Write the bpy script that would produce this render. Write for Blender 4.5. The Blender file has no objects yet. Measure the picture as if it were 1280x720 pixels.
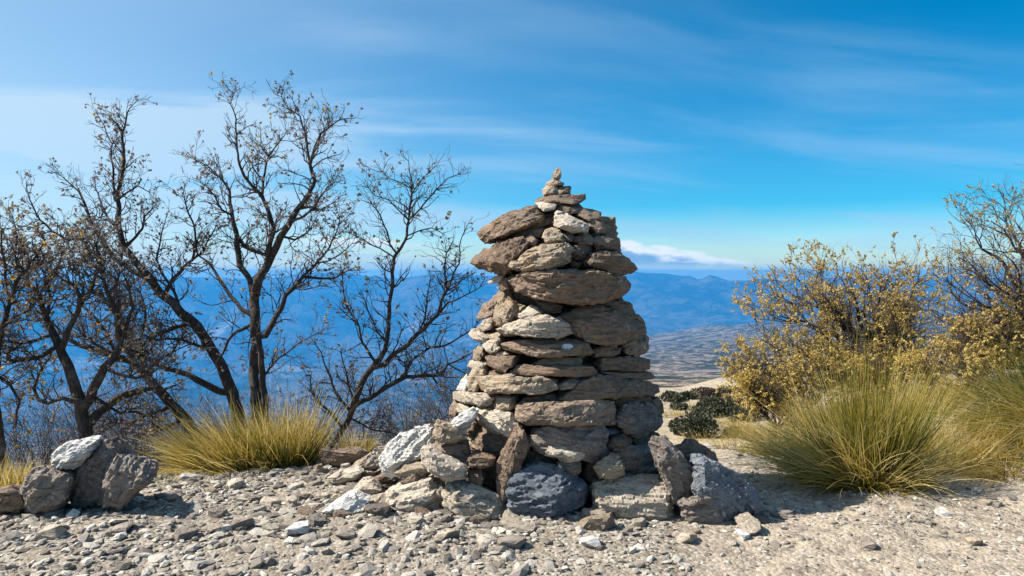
import bpy, bmesh, math, random
import numpy as np
from mathutils import Vector, noise as mn

# ------------------------------------------------------------------ camera, sky, sun, exposure
scene = bpy.context.scene
COL = scene.collection
R = math.radians
F = 950.0                       # focal length in photo pixels (photo is 1280 x 720)
CAM_Z = 1.5
HORIZON = 342.0
PITCH = math.atan((360.0 - HORIZON) / F)

cam_data = bpy.data.cameras.new('camera')
cam_data.sensor_width = 36.0
cam_data.lens = 36.0 * F / 1280.0
cam_data.clip_start = 0.05
cam_data.clip_end = 200000.0
cam = bpy.data.objects.new('camera', cam_data)
cam.location = (0, 0, CAM_Z)
cam.rotation_euler = (R(90) - PITCH, 0, 0)
COL.objects.link(cam)
scene.camera = cam

SUN_ELEV = R(45)
SUN_AZ = R(-86)                 # from +Y (view direction), negative = to the left
sun_vec = Vector((math.sin(SUN_AZ) * math.cos(SUN_ELEV), math.cos(SUN_AZ) * math.cos(SUN_ELEV), math.sin(SUN_ELEV)))

world = bpy.data.worlds.new('World')
scene.world = world
world.use_nodes = True
SKY_STRENGTH = 0.059


def build_world():
    nt = world.node_tree
    nt.nodes.clear()
    N, L = nt.nodes.new, nt.links.new

    def math_(op, a, b=None, clamp=False):
        n = N('ShaderNodeMath'); n.operation = op; n.use_clamp = clamp
        for k, v in enumerate((a, b)):
            if v is None:
                continue
            if isinstance(v, (int, float)):
                n.inputs[k].default_value = v
            else:
                L(v, n.inputs[k])
        return n.outputs[0]

    def smooth(x, lo, hi):
        n = N('ShaderNodeMapRange'); n.interpolation_type = 'SMOOTHSTEP'
        L(x, n.inputs['Value']); n.inputs['From Min'].default_value = lo; n.inputs['From Max'].default_value = hi
        return n.outputs['Result']

    def mix(fac, a, b):
        n = N('ShaderNodeMix'); n.data_type = 'RGBA'
        if isinstance(fac, (int, float)):
            n.inputs['Factor'].default_value = fac
        else:
            L(fac, n.inputs['Factor'])
        for s, v in ((n.inputs['A'], a), (n.inputs['B'], b)):
            if isinstance(v, tuple):
                s.default_value = v
            else:
                L(v, s)
        return n.outputs['Result']

    sky = N('ShaderNodeTexSky'); sky.sky_type = 'NISHITA'; sky.sun_disc = False
    sky.sun_elevation = SUN_ELEV; sky.sun_rotation = SUN_AZ
    sky.altitude = 1800; sky.air_density = 1.0; sky.dust_density = 0.5; sky.ozone_density = 2.0
    hs = N('ShaderNodeHueSaturation'); hs.inputs['Saturation'].default_value = 2.2
    hs.inputs['Hue'].default_value = 0.490
    hs.inputs['Value'].default_value = 1.25
    L(sky.outputs[0], hs.inputs['Color'])
    tc = N('ShaderNodeTexCoord')
    sep = N('ShaderNodeSeparateXYZ'); L(tc.outputs['Generated'], sep.inputs[0])
    dx, dy, dz = sep.outputs
    # the air just below eye level carries on as the sky at the horizon
    flat = N('ShaderNodeCombineXYZ'); L(dx, flat.inputs[0]); L(dy, flat.inputs[1]); L(math_('MAXIMUM', dz, 0.015), flat.inputs[2])
    L(flat.outputs[0], sky.inputs['Vector'])
    # cirrus: a flat layer of streaks high overhead
    h = math_('ADD', math_('MAXIMUM', dz, 0.0), 0.16)
    px, py = math_('DIVIDE', dx, h), math_('DIVIDE', dy, h)
    cmb = N('ShaderNodeCombineXYZ')
    L(math_('ADD', math_('MULTIPLY', px, 0.5), math_('MULTIPLY', py, 0.12)), cmb.inputs[0])
    L(math_('ADD', math_('MULTIPLY', py, 1.35), math_('MULTIPLY', px, -0.28)), cmb.inputs[1])
    cmb.inputs[2].default_value = 3.7
    n1 = N('ShaderNodeTexNoise'); n1.inputs['Scale'].default_value = 1.1; n1.inputs['Detail'].default_value = 7
    n1.inputs['Roughness'].default_value = 0.52; n1.inputs['Distortion'].default_value = 0.5
    L(cmb.outputs[0], n1.inputs['Vector'])
    n2 = N('ShaderNodeTexNoise'); n2.inputs['Scale'].default_value = 0.42; n2.inputs['Detail'].default_value = 3
    L(cmb.outputs[0], n2.inputs['Vector'])
    # thin veil is denser and brighter towards the sun
    dotn = N('ShaderNodeVectorMath'); dotn.operation = 'DOT_PRODUCT'
    L(tc.outputs['Generated'], dotn.inputs[0]); dotn.inputs[1].default_value = sun_vec
    toward = smooth(dotn.outputs['Value'], -0.12, 0.72)
    low = smooth(dz, 0.30, 0.0)
    streak = math_('MULTIPLY', smooth(n1.outputs['Fac'], 0.42, 0.66), smooth(n2.outputs['Fac'], 0.36, 0.58))
    dens = math_('ADD', math_('MULTIPLY', streak, 0.85), math_('MULTIPLY', toward, 0.50))
    dens = math_('ADD', dens, math_('MULTIPLY', low, 0.62))
    dens = math_('MULTIPLY', dens, math_('ADD', math_('MULTIPLY', toward, 0.70), 0.48), True)
    veil = mix(toward, (3.4, 5.7, 8.2, 1), (6.2, 7.6, 8.8, 1))
    c = mix(math_('MULTIPLY', dens, 0.80), hs.outputs[0], veil)
    # low cloud banks over the far ranges: azimuth / elevation coordinates
    az = math_('DIVIDE', dx, math_('MAXIMUM', dy, 0.05))
    el = math_('DIVIDE', dz, math_('MAXIMUM', dy, 0.05))
    front = smooth(dy, 0.05, 0.2)
    cv = N('ShaderNodeCombineXYZ'); L(math_('MULTIPLY', az, 9.0), cv.inputs[0]); L(math_('MULTIPLY', el, 30.0), cv.inputs[1])
    n3 = N('ShaderNodeTexNoise'); n3.inputs['Scale'].default_value = 2.6; n3.inputs['Detail'].default_value = 8
    n3.inputs['Roughness'].default_value = 0.55
    L(cv.outputs[0], n3.inputs['Vector'])
    nz = math_('SUBTRACT', n3.outputs['Fac'], 0.5)

    def bank(c, a0, a1, top0, top1, bot, soft, strength, white, base):
        t = smooth(az, a0, a1)
        top = math_('ADD', math_('MULTIPLY', t, top1 - top0), top0)
        top = math_('ADD', top, math_('MULTIPLY', nz, 0.030))
        up = math_('SUBTRACT', top, el)
        m_top = smooth(up, -soft * 0.25, soft * 0.55)
        m_bot = smooth(math_('ADD', el, math_('MULTIPLY', nz, 0.012)), bot - soft * 0.8, bot + soft * 0.5)
        m_l = smooth(az, a0 - 0.05, a0 + 0.04)
        m_r = smooth(math_('ADD', az, math_('MULTIPLY', nz, 0.1)), a1 + 0.02, a1 - 0.07)
        m = math_('MULTIPLY', math_('MULTIPLY', m_top, m_bot), math_('MULTIPLY', m_l, m_r))
        m = math_('MULTIPLY', math_('MULTIPLY', m, front), strength, True)
        shade = smooth(math_('ADD', up, math_('MULTIPLY', nz, 0.016)), 0.006, 0.019)
        return mix(m, c, mix(shade, white, base))

    W = (8.0, 8.7, 9.3, 1)
    c = bank(c, 0.06, 0.345, 0.050, 0.018, 0.0125, 0.009, 1.0, W, (2.2, 4.2, 6.8, 1))
    c = bank(c, 0.10, 0.42, 0.011, 0.006, -0.004, 0.010, 0.6, (5.2, 6.8, 8.4, 1), (3.0, 5.6, 7.8, 1))
    c = bank(c, -0.26, -0.10, 0.051, 0.040, 0.038, 0.010, 0.8, W, (5.4, 7.0, 8.4, 1))
    bg = N('ShaderNodeBackground'); bg.inputs['Strength'].default_value = SKY_STRENGTH
    L(c, bg.inputs['Color'])
    out = N('ShaderNodeOutputWorld'); L(bg.outputs[0], out.inputs['Surface'])


build_world()

sun_data = bpy.data.lights.new('sun', 'SUN')
sun_data.energy = 5.0
sun_data.angle = R(0.53)
sun_data.color = (1.0, 0.93, 0.82)
sun = bpy.data.objects.new('sun', sun_data)
sun.rotation_euler = sun_vec.to_track_quat('Z', 'Y').to_euler()
sun.location = (-20, 5, 20)
COL.objects.link(sun)

scene.view_settings.view_transform = 'Standard'
scene.view_settings.look = 'None'
scene.view_settings.exposure = 0.95
scene.view_settings.gamma = 1.0
scene.view_settings.use_curve_mapping = False
scene.render.engine = 'CYCLES'
cy = scene.cycles
cy.use_denoising = True
cy.max_bounces = 6
cy.diffuse_bounces = 3
cy.glossy_bounces = 2
cy.transmission_bounces = 2
cy.volume_bounces = 1
cy.use_adaptive_sampling = True

rng = np.random.default_rng(7)
random.seed(7)


# ------------------------------------------------------------------ helpers
CP, SP = math.cos(PITCH), math.sin(PITCH)


def ray(px, py):
    """direction of a photo pixel, scaled so that its y component is 1"""
    u = (px - 640.0) / F
    v = (360.0 - py) / F
    d = (u, CP + v * SP, v * CP - SP)
    return d[0] / d[1], d[2] / d[1]


def at(px, py, Y):
    a, b = ray(px, py)
    return Vector((a * Y, Y, CAM_Z + b * Y))


def ground_depth(py, z=0.0):
    a, b = ray(640, py)
    return (z - CAM_Z) / b


def tag(o, label=None, cat=None, group=None, kind=None):
    for k, v in (('label', label), ('category', cat), ('group', group), ('kind', kind)):
        if v:
            o[k] = v
    return o


def empty(name, loc):
    o = bpy.data.objects.new(name, None)
    o.empty_display_size = 0.1
    o.location = loc
    COL.objects.link(o)
    return o


def link(name, mesh, mat=None, parent=None, loc=(0, 0, 0)):
    o = bpy.data.objects.new(name, mesh)
    COL.objects.link(o)
    if mat is not None and not mesh.materials:
        mesh.materials.append(mat)
    o.location = loc
    if parent is not None:
        o.parent = parent
    return o


def np_mesh(name, verts, faces, smooth=True, attr=None):
    """faces: (n,3) or (n,4) int array; attr: per-vertex float 'tint'"""
    me = bpy.data.meshes.new(name)
    verts = np.asarray(verts, dtype=np.float32)
    faces = np.asarray(faces, dtype=np.int32)
    k = faces.shape[1]
    me.vertices.add(len(verts)); me.vertices.foreach_set('co', verts.ravel())
    me.loops.add(faces.size); me.loops.foreach_set('vertex_index', faces.ravel())
    me.polygons.add(len(faces))
    me.polygons.foreach_set('loop_start', np.arange(0, faces.size, k, dtype=np.int32))
    me.update(calc_edges=True)
    me.polygons.foreach_set('use_smooth', np.full(len(faces), smooth, dtype=bool))
    if attr is not None:
        a = me.attributes.new('tint', 'FLOAT', 'POINT')
        a.data.foreach_set('value', np.asarray(attr, dtype=np.float32))
    me.validate()
    return me


def _hash(ix, iy, s):
    h = (ix.astype(np.int64) * 374761393 + iy.astype(np.int64) * 668265263 + s * 974634521) & 0xFFFFFFFF
    h = ((h ^ (h >> 13)) * 1274126177) & 0xFFFFFFFF
    h = h ^ (h >> 16)
    return (h & 0xFFFFFF) / float(0xFFFFFF)


def vnoise(x, y, s=0):
    ix, iy = np.floor(x), np.floor(y)
    fx, fy = x - ix, y - iy
    fx = fx * fx * fx * (fx * (fx * 6 - 15) + 10)
    fy = fy * fy * fy * (fy * (fy * 6 - 15) + 10)
    a, b = _hash(ix, iy, s), _hash(ix + 1, iy, s)
    c, d = _hash(ix, iy + 1, s), _hash(ix + 1, iy + 1, s)
    return (a + (b - a) * fx) * (1 - fy) + (c + (d - c) * fx) * fy


def fbm(x, y, octs=4, s=0, gain=0.5):
    t, amp, tot = 0.0, 1.0, 0.0
    for k in range(octs):
        t = t + amp * (vnoise(x * 2 ** k + 17.3 * k, y * 2 ** k - 9.1 * k, s + k) - 0.5)
        tot += amp
        amp *= gain
    return t / tot * 2


def ridged(x, y, octs=4, s=0):
    t, amp, tot = 0.0, 1.0, 0.0
    for k in range(octs):
        t = t + amp * (1 - np.abs(2 * vnoise(x * 2 ** k + 7.7 * k, y * 2 ** k + 3.3 * k, s + k) - 1))
        tot += amp
        amp *= 0.5
    return t / tot


def sstep(x, a, b):
    t = np.clip((x - a) / (b - a), 0, 1)
    return t * t * (3 - 2 * t)


# ------------------------------------------------------------------ materials
class NT:
    def __init__(self, name):
        self.mat = bpy.data.materials.new(name)
        self.mat.use_nodes = True
        self.nt = self.mat.node_tree
        self.nt.nodes.clear()
        self.bsdf = self.new('ShaderNodeBsdfPrincipled')
        self.out = self.new('ShaderNodeOutputMaterial')
        self.link(self.bsdf.outputs[0], self.out.inputs['Surface'])

    def new(self, t):
        return self.nt.nodes.new(t)

    def link(self, a, b):
        self.nt.links.new(a, b)

    def val(self, sock, v):
        if hasattr(v, 'is_output'):
            self.link(v, sock)
        elif isinstance(v, tuple) and len(v) == 3 and sock.type == 'RGBA':
            sock.default_value = (*v, 1)
        else:
            sock.default_value = v

    def coord(self, kind='Object'):
        return self.new('ShaderNodeTexCoord').outputs[kind]

    def geo(self):
        return self.new('ShaderNodeNewGeometry').outputs['Position']

    def mapping(self, vec, scale=(1, 1, 1), loc=(0, 0, 0), rot=(0, 0, 0)):
        m = self.new('ShaderNodeMapping')
        self.link(vec, m.inputs['Vector'])
        m.inputs['Scale'].default_value = scale
        m.inputs['Location'].default_value = loc
        m.inputs['Rotation'].default_value = rot
        return m.outputs[0]

    def noise(self, vec, scale, detail=4, rough=0.55, dist=0.0):
        n = self.new('ShaderNodeTexNoise')
        self.link(vec, n.inputs['Vector'])
        n.inputs['Scale'].default_value = scale
        n.inputs['Detail'].default_value = detail
        n.inputs['Roughness'].default_value = rough
        n.inputs['Distortion'].default_value = dist
        return n.outputs['Fac']

    def voronoi(self, vec, scale, feature='F1', out='Distance'):
        n = self.new('ShaderNodeTexVoronoi'); n.feature = feature
        self.link(vec, n.inputs['Vector']); n.inputs['Scale'].default_value = scale
        return n.outputs[out]

    def math(self, op, a, b=0.0, clamp=False):
        n = self.new('ShaderNodeMath'); n.operation = op; n.use_clamp = clamp
        self.val(n.inputs[0], a); self.val(n.inputs[1], b)
        return n.outputs[0]

    def step(self, x, a, b):
        n = self.new('ShaderNodeMapRange'); n.interpolation_type = 'SMOOTHSTEP'
        self.link(x, n.inputs['Value'])
        n.inputs['From Min'].default_value = a; n.inputs['From Max'].default_value = b
        return n.outputs['Result']

    def mix(self, fac, a, b, blend='MIX'):
        n = self.new('ShaderNodeMix'); n.data_type = 'RGBA'; n.blend_type = blend
        self.val(n.inputs['Factor'], fac); self.val(n.inputs['A'], a); self.val(n.inputs['B'], b)
        return n.outputs['Result']

    def ramp(self, fac, stops):
        n = self.new('ShaderNodeValToRGB')
        self.link(fac, n.inputs[0])
        el = n.color_ramp.elements
        while len(el) < len(stops):
            el.new(0.5)
        for e, (p, c) in zip(el, stops):
            e.position = p; e.color = (*c, 1)
        return n.outputs[0]

    def attr(self, name='tint'):
        n = self.new('ShaderNodeAttribute'); n.attribute_name = name
        return n.outputs['Fac']

    def rand(self):
        return self.new('ShaderNodeObjectInfo').outputs['Random']

    def bump(self, height, strength=0.5, dist=0.02, normal=None):
        n = self.new('ShaderNodeBump')
        n.inputs['Strength'].default_value = strength; n.inputs['Distance'].default_value = dist
        self.link(height, n.inputs['Height'])
        if normal is not None:
            self.link(normal, n.inputs['Normal'])
        return n.outputs[0]

    def finish(self, color, rough=0.8, normal=None, spec=0.3):
        self.val(self.bsdf.inputs['Base Color'], color)
        self.val(self.bsdf.inputs['Roughness'], rough)
        self.bsdf.inputs['Specular IOR Level'].default_value = spec
        if normal is not None:
            self.link(normal, self.bsdf.inputs['Normal'])
        return self.mat


def stone_material(name, stops, lichen=0.5, ochre=0.4, spec=0.25, rough=0.85, bands=0.75):
    m = NT(name)
    p = m.coord('Object')
    rnd = m.rand()
    off = m.new('ShaderNodeVectorMath'); off.operation = 'ADD'
    m.link(p, off.inputs[0])
    sc = m.new('ShaderNodeVectorMath'); sc.operation = 'SCALE'; sc.inputs[0].default_value = (7, 11, 5)
    m.link(rnd, sc.inputs['Scale']); m.link(sc.outputs[0], off.inputs[1])
    v = off.outputs[0]
    # bedding runs nearly level, a little tilted from stone to stone
    tilt = m.new('ShaderNodeVectorRotate'); tilt.rotation_type = 'AXIS_ANGLE'; tilt.inputs['Axis'].default_value = (0.3, 1, 0)
    m.link(v, tilt.inputs['Vector']); m.link(m.math('MULTIPLY', m.math('SUBTRACT', rnd, 0.5), 0.9), tilt.inputs['Angle'])
    lay = m.mapping(tilt.outputs[0], (2.2, 2.2, 30.0))
    lay2 = m.mapping(tilt.outputs[0], (6.0, 6.0, 95.0))
    n_big = m.noise(v, 4.5, 5, 0.6)
    n_lay = m.noise(lay, 2.4, 7, 0.68, 0.4)
    n_lay2 = m.noise(lay2, 2.0, 4, 0.65, 0.3)
    n_fine = m.noise(v, 70.0, 4, 0.7)
    n_mid = m.noise(v, 17.0, 7, 0.7)
    n_grain = m.noise(v, 210.0, 2, 0.6)
    t = m.math('ADD', m.math('MULTIPLY', rnd, 0.55), m.math('MULTIPLY', n_big, 0.45))
    base = m.ramp(t, stops)
    dark = m.mix(1.0, base, (0.34, 0.31, 0.30), 'MULTIPLY')
    light = m.mix(1.0, base, (1.6, 1.58, 1.52), 'MULTIPLY')
    c = m.mix(m.math('MULTIPLY', m.step(n_lay, 0.48, 0.37), bands, True), base, dark)
    c = m.mix(m.math('MULTIPLY', m.step(n_lay, 0.56, 0.68), bands * 0.8, True), c, light)
    c = m.mix(m.math('MULTIPLY', m.step(n_lay2, 0.43, 0.36), 0.8), c, dark)
    c = m.mix(m.math('MULTIPLY', m.step(n_mid, 0.56, 0.68), 0.6), c, light)
    c = m.mix(m.math('MULTIPLY', m.step(n_mid, 0.46, 0.34), 0.7), c, dark)
    c = m.mix(m.math('MULTIPLY', m.step(m.noise(v, 9.0, 4, 0.6, 0.4), 0.54, 0.68), ochre), c, (0.30, 0.185, 0.09))
    lich = m.step(m.noise(v, 12.0, 7, 0.72, 0.8), 0.625, 0.655)
    lich = m.math('MULTIPLY', lich, m.step(n_fine, 0.36, 0.50))
    c = m.mix(m.math('MULTIPLY', lich, lichen), c, (0.55, 0.55, 0.51))
    c = m.mix(m.math('MULTIPLY', m.step(n_grain, 0.58, 0.70), 0.5), c, light)
    c = m.mix(m.math('MULTIPLY', m.step(n_grain, 0.43, 0.32), 0.5), c, dark)
    h = m.math('ADD', m.math('MULTIPLY', n_lay, 0.9), m.math('MULTIPLY', n_lay2, 0.45))
    h = m.math('ADD', h, m.math('MULTIPLY', n_mid, 0.4))
    h = m.math('ADD', h, m.math('MULTIPLY', n_fine, 0.22))
    h = m.math('ADD', h, m.math('MULTIPLY', n_grain, 0.08))
    nrm = m.bump(h, 0.9, 0.020)
    return m.finish(c, rough, nrm, spec)


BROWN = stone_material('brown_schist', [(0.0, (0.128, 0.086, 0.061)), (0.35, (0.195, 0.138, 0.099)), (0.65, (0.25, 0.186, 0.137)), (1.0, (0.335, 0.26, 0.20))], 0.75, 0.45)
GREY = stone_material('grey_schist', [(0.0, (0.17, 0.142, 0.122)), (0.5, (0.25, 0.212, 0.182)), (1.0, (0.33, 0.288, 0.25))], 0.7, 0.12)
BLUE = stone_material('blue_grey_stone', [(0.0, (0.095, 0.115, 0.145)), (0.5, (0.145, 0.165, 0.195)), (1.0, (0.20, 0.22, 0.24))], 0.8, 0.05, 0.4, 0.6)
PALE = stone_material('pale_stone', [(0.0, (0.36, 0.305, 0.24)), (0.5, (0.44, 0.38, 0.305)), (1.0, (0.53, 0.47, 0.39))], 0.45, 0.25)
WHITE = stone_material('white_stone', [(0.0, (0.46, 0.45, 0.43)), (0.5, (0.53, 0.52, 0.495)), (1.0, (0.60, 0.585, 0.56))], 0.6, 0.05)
TAN = stone_material('tan_stone', [(0.0, (0.27, 0.21, 0.145)), (0.5, (0.34, 0.272, 0.195)), (1.0, (0.41, 0.335, 0.25))], 0.35, 0.5)


def ground_material():
    m = NT('gravelly_soil')
    p = m.geo()
    n1 = m.noise(p, 0.9, 5, 0.6)
    n2 = m.noise(p, 7.0, 6, 0.68)
    n3 = m.noise(p, 60.0, 4, 0.7)
    v1 = m.voronoi(p, 42.0, 'F1', 'Color')
    vd = m.voronoi(p, 42.0)
    sepc = m.new('ShaderNodeSeparateColor'); m.link(v1, sepc.inputs[0])
    soil = m.ramp(n2, [(0.25, (0.15, 0.122, 0.095)), (0.5, (0.25, 0.208, 0.163)), (0.75, (0.37, 0.32, 0.26))])
    c = m.mix(m.math('MULTIPLY', m.step(sepc.outputs[0], 0.45, 0.95), 0.55), soil, (0.50, 0.46, 0.40))
    c = m.mix(m.math('MULTIPLY', m.step(sepc.outputs[1], 0.6, 0.95), 0.5), c, (0.17, 0.145, 0.12))
    # straw-coloured patches further down the path
    sp = m.new('ShaderNodeSeparateXYZ'); m.link(p, sp.inputs[0])
    far = m.step(sp.outputs[1], 6.0, 9.0)
    straw = m.math('MULTIPLY', m.math('MULTIPLY', m.step(m.noise(p, 1.6, 5, 0.65), 0.46, 0.60), far), 0.75)
    c = m.mix(straw, c, m.mix(n2, (0.22, 0.18, 0.085), (0.38, 0.31, 0.16)))
    c = m.mix(m.math('MULTIPLY', m.step(n1, 0.55, 0.75), 0.25), c, (0.45, 0.41, 0.345))
    scr = m.math('MULTIPLY', m.step(m.noise(p, 2.6, 5, 0.7), 0.53, 0.60), m.step(sp.outputs[1], 8.0, 12.0))
    c = m.mix(m.math('MULTIPLY', scr, 0.75), c, (0.085, 0.08, 0.045))
    sandy = m.step(m.math('ADD', sp.outputs[0], m.math('MULTIPLY', n1, 1.2)), 1.1, 2.4)
    c = m.mix(m.math('MULTIPLY', sandy, m.math('MULTIPLY', m.step(n2, 0.36, 0.64), 0.65)), c, (0.47, 0.385, 0.285))
    h = m.math('ADD', m.math('MULTIPLY', n2, 1.0), m.math('MULTIPLY', n3, 0.35))
    h = m.math('ADD', h, m.math('MULTIPLY', vd, -0.35))
    return m.finish(c, 0.95, m.bump(h, 0.9, 0.03), 0.1)


def terrain_material():
    m = NT('scrubby_hillside')
    p = m.geo()
    big = m.noise(p, 0.0007, 6, 0.62, 0.4)
    mid = m.noise(p, 0.004, 7, 0.68, 0.6)
    sml = m.noise(p, 0.022, 6, 0.7)
    tiny = m.noise(p, 0.11, 4, 0.7)
    wood = m.step(big, 0.36, 0.50)
    c = m.ramp(mid, [(0.34, (0.022, 0.028, 0.016)), (0.47, (0.060, 0.052, 0.036)), (0.55, (0.15, 0.115, 0.085)), (0.68, (0.30, 0.24, 0.195))])
    c = m.mix(m.math('MULTIPLY', m.step(sml, 0.50, 0.56), 0.75), c, (0.31, 0.25, 0.20))
    c = m.mix(m.math('MULTIPLY', m.step(sml, 0.49, 0.43), 0.9), c, (0.022, 0.028, 0.017))
    c = m.mix(m.math('MULTIPLY', m.step(tiny, 0.50, 0.57), 0.7), c, (0.024, 0.030, 0.018))
    sp = m.new('ShaderNodeVectorMath'); sp.operation = 'LENGTH'; m.link(p, sp.inputs[0])
    far = m.step(sp.outputs['Value'], 6300.0, 7800.0)          # forested country beyond the spur
    forest = m.mix(m.step(m.math('ADD', m.math('MULTIPLY', mid, 0.5), m.math('MULTIPLY', big, 0.5)), 0.42, 0.60), (0.014, 0.019, 0.010), (0.15, 0.125, 0.085))
    c = m.mix(m.math('MULTIPLY', far, 0.92), c, forest)
    spz = m.new('ShaderNodeSeparateXYZ'); m.link(p, spz.inputs[0])
    low = m.step(spz.outputs[2], -620.0, -780.0)
    fields = m.math('MULTIPLY', m.step(m.noise(p, 0.0011, 5, 0.6), 0.585, 0.63), m.step(sml, 0.44, 0.54))
    c = m.mix(m.math('MULTIPLY', m.math('MULTIPLY', m.math('MULTIPLY', fields, far), low), 0.6), c, (0.46, 0.42, 0.36))
    return m.finish(c, 0.95, m.bump(m.math('ADD', sml, m.math('MULTIPLY', mid, 4.0)), 0.8, 14.0), 0.05)


def bark_material():
    m = NT('oak_bark')
    p = m.geo()
    st = m.mapping(p, (60, 60, 14))
    n = m.noise(st, 1.0, 5, 0.65)
    n2 = m.noise(p, 6.0, 4, 0.6)
    c = m.ramp(n, [(0.3, (0.022, 0.017, 0.015)), (0.55, (0.062, 0.049, 0.042)), (0.75, (0.14, 0.118, 0.10))])
    c = m.mix(m.math('MULTIPLY', m.step(n2, 0.55, 0.70), 0.45), c, (0.17, 0.16, 0.145))
    return m.finish(c, 0.9, m.bump(n, 0.8, 0.012), 0.15)


def tint_material(name, stops, rough=0.7, trans=0.25, spec=0.25):
    m = NT(name)
    c = m.ramp(m.attr(), stops)
    m.finish(c, rough, None, spec)
    if trans:
        tr = m.new('ShaderNodeBsdfTranslucent'); m.link(c, tr.inputs[0])
        mx = m.new('ShaderNodeMixShader'); mx.inputs[0].default_value = trans
        m.link(m.bsdf.outputs[0], mx.inputs[1]); m.link(tr.outputs[0], mx.inputs[2])
        m.link(mx.outputs[0], m.out.inputs['Surface'])
    return m.mat


GROUND = ground_material()
TERRAIN = terrain_material()
BARK = bark_material()
TWIG = tint_material('grey_twig', [(0.0, (0.030, 0.024, 0.022)), (0.6, (0.075, 0.060, 0.054)), (1.0, (0.15, 0.125, 0.115))], 0.85, 0)
LEAF_BARE = tint_material('withered_leaf', [(0.0, (0.17, 0.135, 0.115)), (0.55, (0.32, 0.26, 0.215)), (0.85, (0.33, 0.24, 0.13)), (1.0, (0.55, 0.36, 0.06))], 0.7, 0.3)
LEAF_GOLD = tint_material('golden_oak_leaf', [(0.0, (0.28, 0.185, 0.10)), (0.35, (0.48, 0.34, 0.13)), (0.7, (0.64, 0.49, 0.15)), (1.0, (0.70, 0.58, 0.17))], 0.65, 0.45)
GRASS = tint_material('tussock_blade', [(0.0, (0.045, 0.07, 0.012)), (0.25, (0.15, 0.175, 0.020)), (0.5, (0.36, 0.25, 0.045)), (0.75, (0.50, 0.37, 0.105)), (1.0, (0.64, 0.53, 0.28))], 0.5, 0.45)
SCRUB = tint_material('scrub_leaf', [(0.0, (0.030, 0.038, 0.022)), (0.5, (0.065, 0.075, 0.045)), (1.0, (0.13, 0.135, 0.09))], 0.8, 0.15)
SCRUB_BROWN = tint_material('brown_scrub_leaf', [(0.0, (0.045, 0.030, 0.028)), (0.5, (0.095, 0.066, 0.055)), (1.0, (0.16, 0.12, 0.095))], 0.8, 0.15)


# ------------------------------------------------------------------ ground and terrain
BRX = np.array([-30, -6, -3.3, -2.5, -1.9, -1.2, -0.3, 0.6, 1.5, 30.0])
BRY = np.array([4.9, 5.0, 5.45, 5.65, 5.85, 6.4, 6.9, 7.4, 8.0, 9.0])
R_NEAR = 60.0


def near_z(x, y):
    x = np.asarray(x, dtype=float); y = np.asarray(y, dtype=float)
    yy = np.maximum(y, 0.5)
    u = x / yy
    w = sstep(u, -0.02, 0.17)
    s = y - np.interp(x, BRX, BRY)
    sp = np.where(s > 0, np.sqrt(s * s + 0.09) - 0.3, 0.0)
    left = -0.42 * sp
    r = np.maximum(y, 0)
    right = np.interp(r, [0, 5.0, 6.5, 8, 12, 16, 20, 24, 40, 60, 100], [0, 0, -0.12, -0.35, -0.92, -1.32, -1.62, -2.1, -6.5, -11, -20.0])
    bank = 0.30 * sstep(x - 0.10 * y, 2.6, 4.4) + 0.9 * sstep(u, 0.36, 0.66) * sstep(y, 6.5, 12) * np.clip(1 - (y - 24) / 30, 0, 1)
    z = left * (1 - w) + (right + bank) * w
    z = z + 0.050 * fbm(x * 0.9, y * 0.9, 3, 11) * 1.2 + 0.012 * fbm(x * 5, y * 5, 3, 21)
    return z


LEFT_R = np.array([40, 60, 100, 300, 1000, 3000, 6000, 9000, 12000, 14000, 15300, 16200, 17500.])
LEFT_Z = np.array([-14.2, -21, -31, -78, -215, -580, -1060, -1350, -1250, -850, -420, -150, -700.])
RIGHT_R = np.array([40, 60, 100, 200, 500, 1100, 2000, 3200, 4500, 5800, 6700, 8000, 10000, 12200, 14300, 16200, 17500.])
RIGHT_Z = np.array([-6.5, -11, -18, -31, -69, -140, -230, -327, -404, -448, -560, -1000, -1120, -880, -480, -150, -700.])


def far_z(x, y):
    r = np.sqrt(x * x + y * y)
    u = np.arctan2(x, np.maximum(y, 1e-3))
    lr = np.log(np.maximum(r, 1))
    zl = np.interp(lr, np.log(LEFT_R), LEFT_Z)
    zr = np.interp(lr, np.log(RIGHT_R), RIGHT_Z)
    # the spur climbs towards the right
    zr = zr + np.clip((u - 0.18) * 690, 0, 160) * np.exp(-((r - 5400) / 2500) ** 2)
    w = sstep(u, -0.02, 0.16)
    z = zl * (1 - w) + zr * w
    a1 = 0.020 * np.clip(r, 0, 1800) * sstep(r, 60, 400)
    z = z + a1 * (ridged(x / 420, y / 420, 5, 40) - 0.62)
    z = z + 0.085 * np.clip(r - 1200, 0, 7000) * (ridged(x / 2900 + 3, y / 2900, 5, 60) - 0.62) * sstep(r, 5000, 8000)
    # the skyline ridge stays at or below eye level
    ax = np.tan(np.clip(u, -1.2, 1.2)) * F + 640          # bearing, as the column of the picture it falls in
    crest = np.interp(ax, [-400, 0, 120, 260, 330, 385, 430, 470, 500, 525, 560, 585, 615, 700, 790, 815, 840, 862, 874, 887, 900, 912, 930, 950, 975, 1040, 1100, 1200, 1500],
                      [349, 347, 350, 346, 349, 341, 341, 346, 348, 345, 340, 343, 346, 343, 339, 341, 343, 346, 350, 344.5, 347, 351.5, 350, 348, 350, 346, 348, 345, 349.])
    crest = CAM_Z - (crest - HORIZON) / F * 16200 + 30 * fbm(u * 70, u * 0 + 2.5, 5, 77)
    k = sstep(r, 12500, 15600)
    z = z * (1 - k) + np.where(r > 16200, np.minimum(z, crest - (r - 16200) * 0.10), crest) * k
    return np.minimum(z, 62.0)


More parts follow.
